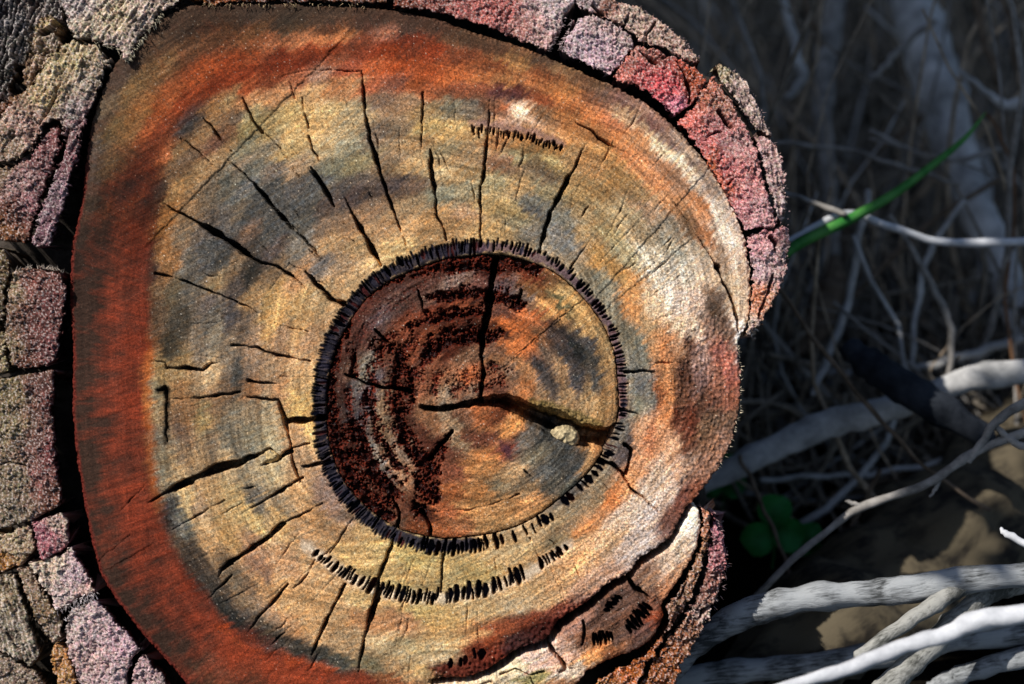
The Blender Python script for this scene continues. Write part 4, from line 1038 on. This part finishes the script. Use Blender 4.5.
M_twig = branch_mat("grey_twig", (0.13, 0.12, 0.11), (0.34, 0.32, 0.30))
M_stem = branch_mat("pale_stem", (0.22, 0.22, 0.22), (0.58, 0.57, 0.56), 40)
M_brown = branch_mat("brown_twig", (0.07, 0.05, 0.035), (0.20, 0.15, 0.11))
M_litter = branch_mat("dead_needles", (0.08, 0.07, 0.056), (0.26, 0.22, 0.175))
M_dry = branch_mat("dry_stem", (0.18, 0.14, 0.10), (0.50, 0.39, 0.28))
M_rust = branch_mat("rusty_twig", (0.10, 0.055, 0.03), (0.22, 0.12, 0.07))
M_black = branch_mat("charred_branch", (0.006, 0.008, 0.012), (0.03, 0.035, 0.045), 50)
M_log = streak_mat("rotten_log", (0.015, 0.012, 0.009), (0.10, 0.08, 0.05), 0.72, 130)

def stick(name, pts, depth, wid, mat, label, cat="branch", group=None, seed=0, wob=1.5, side=None, sides=12, rough=0.14):
    P, R = course(pts, depth, wid, seed, wob)
    if side:
        t = thing(name, Vector(P[0]), label, cat, group)
        V, Fq = tube(P, R, sides, seed, rough); raw_mesh("stem", V, Fq, mat, t)
        for (sp, sd_, sw, smat) in side:
            P2, R2 = course(sp, sd_, sw, seed + 1, wob * .6); V, Fq = tube(P2, R2, max(6, sides - 4), seed + 2, rough); raw_mesh("side_twig", V, Fq, smat, t)
        return t
    V, Fq = tube(P, R, sides, seed, rough)
    return tag(raw_mesh(name, V, Fq, mat), label, cat, group)

stick("dead_branch", [(640,700),(668,676),(700,641),(745,614),(800,599),(860,594),(915,588),(965,580),(1060,572)], (90, 20), (20, 24, 27, 26, 26, 28, 24), M_grey,
      "thick grey weathered branch arching from behind the stump to the right edge, with a fork", seed=3, sides=20,
      side=[([(1010,574,40),(975,583,34),(950,594,22),(925,611,12),(890,634,4),(856,656,0)], 0, (16, 18, 17, 16, 14, 10), M_grey2)])
stick("dead_branch", [(1030,580),(1000,588),(975,602),(950,628),(920,656),(890,684),(860,715)], (55, 20), (20, 22, 22, 24, 25, 24), M_grey2, "short grey branch slanting down under the fork to the bottom edge", seed=5, sides=18)
stick("bleached_branch", [(730,706),(800,683),(850,668),(900,648),(945,634),(985,620),(1050,612)], (-170, -150), (11, 13, 15, 16, 22, 18), M_white, "blurred white branch crossing low in front of the grey fork", seed=8)
stick("dead_branch", [(660,680),(740,672),(820,664),(900,652),(960,640),(1060,628)], (140, 110), (22, 24, 26, 22, 24), M_grey, "dim grey branch lying low behind the arching branch", seed=9)
stick("dead_branch", [(930,690),(980,668),(1060,650)], (130, 90), (18, 20, 22), M_grey, "blurred grey branch in the bottom right corner", seed=10)
stick("bleached_twig", [(1001,529),(1012,537),(1060,560)], (-40, -60), (3, 7, 10), M_white, "pointed white twig tip poking in from the right edge", "twig", seed=11)
stick("forked_twig", [(735,622),(755,598),(790,562),(830,528),(862,507),(905,492),(945,474),(985,447),(1050,425)], (180, 120), (9, 7, 7, 8, 9, 9, 9), M_twig,
      "slender grey twig with short side prongs rising from the arching branch to the right edge", "twig", seed=12, wob=2.5,
      side=[([(940,476),(936,488),(930,497)], 140, (7, 4, 2), M_twig), ([(862,507),(852,503),(846,501)], 150, (6, 4, 2), M_twig),
            ([(968,462),(984,440),(996,421),(1030,400),(1060,380)], (130, 110), (8, 8, 10, 11), M_twig), ([(995,425),(1010,440),(1030,448),(1060,455)], (125, 115), (6, 8, 7), M_twig)])
stick("curved_branch", [(690,490),(730,470),(780,445),(830,424),(875,412),(920,398),(960,382),(1000,374),(1070,368)], (330, 300), (18, 26, 29, 26, 22, 26, 27), M_stem, "thick pale branch curving up to the right edge behind the charred limb", seed=14, sides=16)
stick("charred_branch", [(846,345),(870,365),(905,388),(945,412),(990,440)], (270, 230), (18, 30, 36, 34, 20), M_black, "charred black limb lying across the pale curved branch", seed=15)
stick("sapling_stem", [(895,-60),(915,10),(932,60),(948,120),(966,180),(990,240),(1012,300),(1040,370)], (820, 520), (46, 46, 44, 42, 34, 32, 32), M_stem, "thick pale stem leaning down the upper right of the thicket", "stem", seed=16, sides=18, wob=3)
stick("sapling_stem", [(893,-60),(905,10),(912,60),(926,115),(942,165)], (800, 700), (12, 13, 13, 10, 7), M_stem, "narrow pale stem pressed along the left of the thickest stem", "stem", seed=17)
stick("sapling_stem", [(848,-40),(832,20),(826,70),(823,120),(830,190),(834,260)], (780, 640), (16, 22, 22, 18, 14, 12), M_twig, "upright pale stem left of the thickest stem", "stem", seed=18, wob=3)
stick("peeling_bark", [(836,255),(832,290),(815,325),(795,352)], (560, 540), (8, 30, 34, 16), M_brown, "dull brown flap of dead wood standing beside the stump", "dead wood", seed=19, wob=3)
stick("white_twig", [(770,250),(792,240),(820,224),(850,213),(895,228),(935,241),(975,243),(1050,240)], (240, 330), (9, 8, 7, 7, 8, 8, 9), M_white, "bleached twig running level behind the green blade", "twig", seed=20)
stick("white_twig", [(770,190),(800,198),(845,214)], (300, 255), (5, 5, 6), M_twig, "short grey twig meeting the level bleached twig from above", "twig", seed=21)
T_ = [
 ([(779,-20),(790,25),(798,60),(803,80),(786,97)], 600, (7, 9, 10, 10, 6), M_stem, "bent grey twig hooked at its end beside the stump top"),
 ([(800,-20),(812,20),(822,45)], 620, (6, 8, 7), M_brown, "short brown twig hanging at the top edge"),
 ([(985,112),(1000,135),(1014,175),(1013,230),(1006,300),(1016,380),(1030,440)], 420, (3, 3.6, 3.6, 3.4, 3), M_rust, "thin rusty stalk curving down the right side"),
 ([(890,215),(912,250),(935,290),(951,330),(949,375)], 380, (4, 6, 7, 7, 6), M_twig, "thin bowed twig crossing under the level bleached twig"),
 ([(868,190),(858,250),(846,310),(826,360),(812,395)], 430, (6, 7, 8, 8, 6), M_stem, "curved twig falling beside the brown flap of dead wood"),
 ([(776,285),(812,335),(845,378),(885,425),(930,470),(990,510)], 260, (5, 5, 5, 5, 4, 4), M_brown, "long straight brown twig slanting down from the stump edge"),
 ([(972,-20),(985,40),(1000,90),(1004,140)], 560, (8, 8, 7, 6), M_brown, "dark twig right of the thickest stem"),
 ([(1000,-20),(1012,40),(1022,90)], 620, (6, 7, 7), M_brown, "dark twig in the top right corner"),
 ([(935,20),(905,45),(885,65),(872,80)], 560, (7, 7, 6, 5), M_twig, "short twig crossing left of the thickest stem"),
 ([(1060,90),(1010,105),(990,95),(960,70)], 500, (14, 11, 7, 5), M_stem, "stubby pale twig reaching in from the right edge"),
 ([(870,130),(910,150),(945,160),(1000,150)], 520, (4, 6, 6, 5), M_twig, "thin twig level with the top of the green blade"),
 ([(775,143),(850,150),(905,168),(960,185)], 480, (4, 4, 5, 4), M_twig, "thin grey twig level beside the stump shoulder"),
 ([(1060,330),(1000,345),(950,360),(905,370)], 470, (7, 9, 9, 6), M_stem, "pale twig above the curved branch"),
 ([(965,200),(930,250),(918,300),(912,370)], 470, (5, 6, 6, 5), M_stem, "thin pale stalk behind the bowed twig"),
 ([(1000,180),(940,215),(890,260),(850,300)], 520, (5, 6, 6, 4), M_brown, "brown twig slanting behind the level bleached twig"),
 ([(740,455),(760,500),(785,560),(800,600)], 300, (4, 4, 4, 4), M_brown, "thin brown stalk in front of the clover"),
 ([(880,470),(860,510),(840,545),(820,570)], 330, (5, 5, 4, 4), M_brown, "thin stalk under the pronged twig"),
 ([(760,480),(830,476),(900,470),(960,455)], 420, (5, 5, 6, 5), M_stem, "faint level twig below the curved branch"),
 ([(700,385),(760,380),(820,372),(860,378)], 600, (10, 14, 14, 8), M_stem, "faint thick twig beside the charred limb"),
 ([(930,110),(880,150),(850,190),(845,260)], 700, (5, 6, 6, 5), M_brown, "brown twig bending behind the upright stem"),
]
for k, (p_, d_, w_, m_, lb) in enumerate(T_):
    stick("twig", p_, d_, w_, m_, lb, "twig", seed=30 + k, wob=3, sides=8)

# needles and small sticks of the thicket, too many to tell apart: joined
def litter():
    R = random.Random(5); Vs = []; Fs = []; off = 0; mats = []
    for k in range(2600):
        px = R.uniform(600, 1150); d = 430 + 2500 * R.random() ** 1.3
        gy = -428 + math.tan(PITCH) * d
        kk = (DIST + d) / DIST
        x = (px - 512) * kk; y = gy + abs(R.gauss(0, 1)) * (60 + d * 0.07) + 6
        L = R.uniform(50, 260); a = R.uniform(0, math.pi) if R.random() < .6 else R.gauss(1.6, .4); e = R.gauss(0, .4)
        n = 5; t = np.linspace(-.5, .5, n); bow = R.uniform(-.15, .15) * L
        X = x + np.cos(a) * L * t - np.sin(a) * bow * (t * t) * 4; Yy = y + np.sin(a) * L * t + np.cos(a) * bow * t * t * 4
        dd = d + e * L * t
        P = world(X, np.maximum(Yy, -428 + math.tan(PITCH) * dd + 2), -dd)
        V, Fq = tube(P, np.full(n, R.uniform(1.2, 4.5) * S), 4, k, 0)
        Vs.append(V); Fs += [tuple(i + off for i in f) for f in Fq]; off += len(V)
    return np.vstack(Vs), Fs
V, Fq = litter()
tag(raw_mesh("twig_litter", V, Fq, M_litter), "tangle of fine dead twigs and needles on the shaded ground", "litter", kind="stuff")

# thin bare stems of the thicket, blurred and alike
def thin_stems():
    R = random.Random(21)
    for k in range(230):
        d = 380 + 1500 * R.random() ** 1.3; kk = (DIST + d) / DIST
        px = R.uniform(700, 1080); gy = -428 + math.tan(PITCH) * d
        x = (px - 512) * kk; L = R.uniform(350, 1100); a = R.gauss(math.pi / 2, .55) if R.random() < .55 else R.uniform(-.7, math.pi + .7); n = 9; bow = R.gauss(0, .18) * L; t = np.linspace(0, 1, n)
        X = x + np.cos(a) * L * t - np.sin(a) * bow * np.sin(t * 3.1) + 14 * noise(t * 5, t * 0 + k, 960)
        Y = gy - 6 + np.sin(a) * L * t + np.cos(a) * bow * np.sin(t * 3.1); D = d + R.gauss(0, .25) * L * t
        D = np.maximum(D, 300)
        Y = np.maximum(Y, -428 + math.tan(PITCH) * D + 3)
        w0 = R.choice([1.4, 1.8, 2.2, 2.6, 3.2, 4.2, 5.5]) * S
        V, Fq = tube(world(X, Y, -D), np.linspace(w0, w0 * .45, n), 6, k, .1)
        tag(raw_mesh("bare_stem", V, Fq, R.choice([M_stem, M_twig, M_dry, M_dry, M_dry, M_litter])), "thin bare stem blurred in the dark thicket behind the stump", "stem", "thin bare stems of the thicket")
thin_stems()

# rotten log, lower right
P, R_ = course([(600,860,60),(760,730,190),(900,610,330),(1010,510,450),(1150,390,620)], 0, (150, 170, 180, 170, 150), 60, 4, 10)
V, Fq = tube(P, R_, 40, 61, 0.16)
tag(raw_mesh("fallen_log", V, Fq, M_log), "blurred brown rotten log lying behind the grey branches at lower right", "log")

# blade of grass
M_leaf = two_tone("grass_blade", (0.03, 0.17, 0.03), (0.10, 0.30, 0.07), 60, (1, 1, 1), 0.5, 0.2, 0.0004, 0.4)
def blade():
    q = np.array([(770,266,220),(800,243,240),(850,219,260),(895,193,290),(935,163,320),(965,138,340),(986,112,360)], float)
    q = catmull(q, 6, False); n = len(q); wv = np.interp(np.linspace(0, 1, n), [0, .2, .5, .8, 1], [6, 6.5, 5.5, 3.6, .6])
    P = at_arr(q); T = np.gradient(P, axis=0); T /= np.linalg.norm(T, axis=1)[:, None]
    vd = np.array(cam.location)[None] - P; vd /= np.linalg.norm(vd, axis=1)[:, None]
    s_ = np.cross(T, vd); s_ /= np.linalg.norm(s_, axis=1)[:, None]
    A = P + s_ * (wv * S)[:, None]; B = P - s_ * (wv * S)[:, None]; D = P - vd * (wv * S * .45)[:, None]; D2 = D - vd * 0.0004
    V = np.vstack([A, D, B, D2]); Fq = []
    for k in range(n - 1):
        for a, b in ((0, 1), (1, 2), (2, 3), (3, 0)):
            Fq.append((a * n + k, b * n + k, b * n + k + 1, a * n + k + 1))
    return V, Fq
V, Fq = blade()
tag(raw_mesh("grass_blade", V, Fq, M_leaf), "single bright green grass blade slanting up to the right beside the stump", "grass")

# clover-like plants in the shade
M_clover = two_tone("clover_leaf", (0.012, 0.10, 0.02), (0.022, 0.18, 0.04), 60, (1, 1, 1), 0.5, 0.3, 0.001, 0.3)
def clover(px, py, d, r, label, seed):
    c = at(px, py, d); base = Vector(at(px, py + r * 1.2, d + 20)); t = thing("clover", base, label, "plant", "small green plants in the shade")
    R = random.Random(seed)
    for k in range(3):
        a0 = math.pi / 2 + k * 2.1 + R.uniform(-.2, .2)
        V = []; n = 14
        cx_, cy_ = px + math.cos(a0) * r * .55, py - math.sin(a0) * r * .55
        V.append(at(cx_, cy_, d + 8))
        for i in range(n):
            a = i / n * 2 * math.pi; rr = r * .52 * (1 - .18 * math.cos(a - a0) ** 8 * (1 if math.cos(a - a0) > 0 else 0))
            V.append(at(cx_ + math.cos(a) * rr, cy_ - math.sin(a) * rr, d + 14 * math.sin(2 * a + k)))
        V = np.array(V); raw_mesh("leaflet", V, [(0, i + 1, (i + 1) % n + 1) for i in range(n)], M_clover, t)
    P, Rr = course([(px, py, d + 6), (px + 2, py + r * .6, d + 14), (px, py + r * 1.2, d + 20)], d, (3, 3, 3), seed, .5)
    V, Fq = tube(P, Rr, 6); raw_mesh("stalk", V, Fq, M_clover, t)
clover(772, 528, 330, 34, "dark green clover plant in the shade right of the stump's knot", 1)
clover(812, 548, 360, 26, "smaller green clover just right of the larger clover", 2)
clover(722, 478, 420, 26, "faint green leaf patch tucked against the stump's right edge", 3)

# ---- unseen tree added to keep the thicket in shade
M_foliage = two_tone("shade_tree_leaf", (0.03, 0.06, 0.02), (0.06, 0.11, 0.03), 20, (1, 1, 1), 0.6, 0.2, 0.001, 0.3)
def tree():
    """an added tree out of view; its crown is shaped to shade only the thicket"""
    rr = np.random.RandomState(3)
    n = 62000
    x0 = rr.uniform(-2800, 1200, n); y0 = rr.uniform(-150, 4300, n)
    ok = (y0 > 455 + 12 * noise(x0 / 40, y0 / 40, 950)) | ((x0 > 345) & (y0 > -150 + 60 * noise(x0 / 60, y0 / 60, 951)))
    ok |= (x0 > 322) & (y0 > -150) & (y0 < -5)
    ok &= fbm(x0 / 160, y0 / 160, 952, 2) > -0.42
    x0 = x0[ok][:32000]; y0 = y0[ok][:32000]; n = len(x0)
    t_ = rr.uniform(1500, 2400, n); v = np.array([-0.56, 0.62, 0.62]); v /= np.linalg.norm(v)
    C = world(x0 + v[0] * t_, y0 + v[1] * t_, v[2] * t_)
    lo = C[:, 2] > 0.15; C = C[lo]; n = len(C)
    A = rr.normal(size=(n, 3)); A /= np.linalg.norm(A, axis=1)[:, None]
    B = np.cross(A, rr.normal(size=(n, 3))); B /= np.linalg.norm(B, axis=1)[:, None]
    L = rr.uniform(50, 95, n)[:, None] * S; W_ = L * 0.42
    V = np.stack([C - A * L, C - A * L * .2 + B * W_, C + A * L, C - A * L * .2 - B * W_], 1).reshape(-1, 3)
    base = Vector((C[:, 0].min() - 0.1, C[:, 1].mean(), 0)); t = thing("tree", base, "added unseen leafy tree, crown shaped to shade the thicket behind the stump", "tree")
    mesh_obj("crown", V, np.arange(4 * n).reshape(n, 4), M_foliage, t, smooth=False)
    b0 = np.array(base); top = b0 + np.array([0.25, 0.05, C[:, 2].mean() * 0.9])
    q = catmull([b0 + np.array([0, 0, -.05]), b0 + np.array([.04, .02, .4]), top], 8, False)
    Vv, Ff = tube(q, np.linspace(0.05, 0.02, len(q)), 12, 1); raw_mesh("trunk", Vv, Ff, M_brown, t)
    for k in range(14):
        i = rr.randint(n); mid = (top + C[i]) / 2 + np.array([0, 0, .05])
        q = catmull([top * .9 + b0 * .1, mid, C[i]], 6, False)
        Vv, Ff = tube(q, np.linspace(0.014, 0.002, len(q)), 7, k); raw_mesh("limb", Vv, Ff, M_brown, t)
tree()
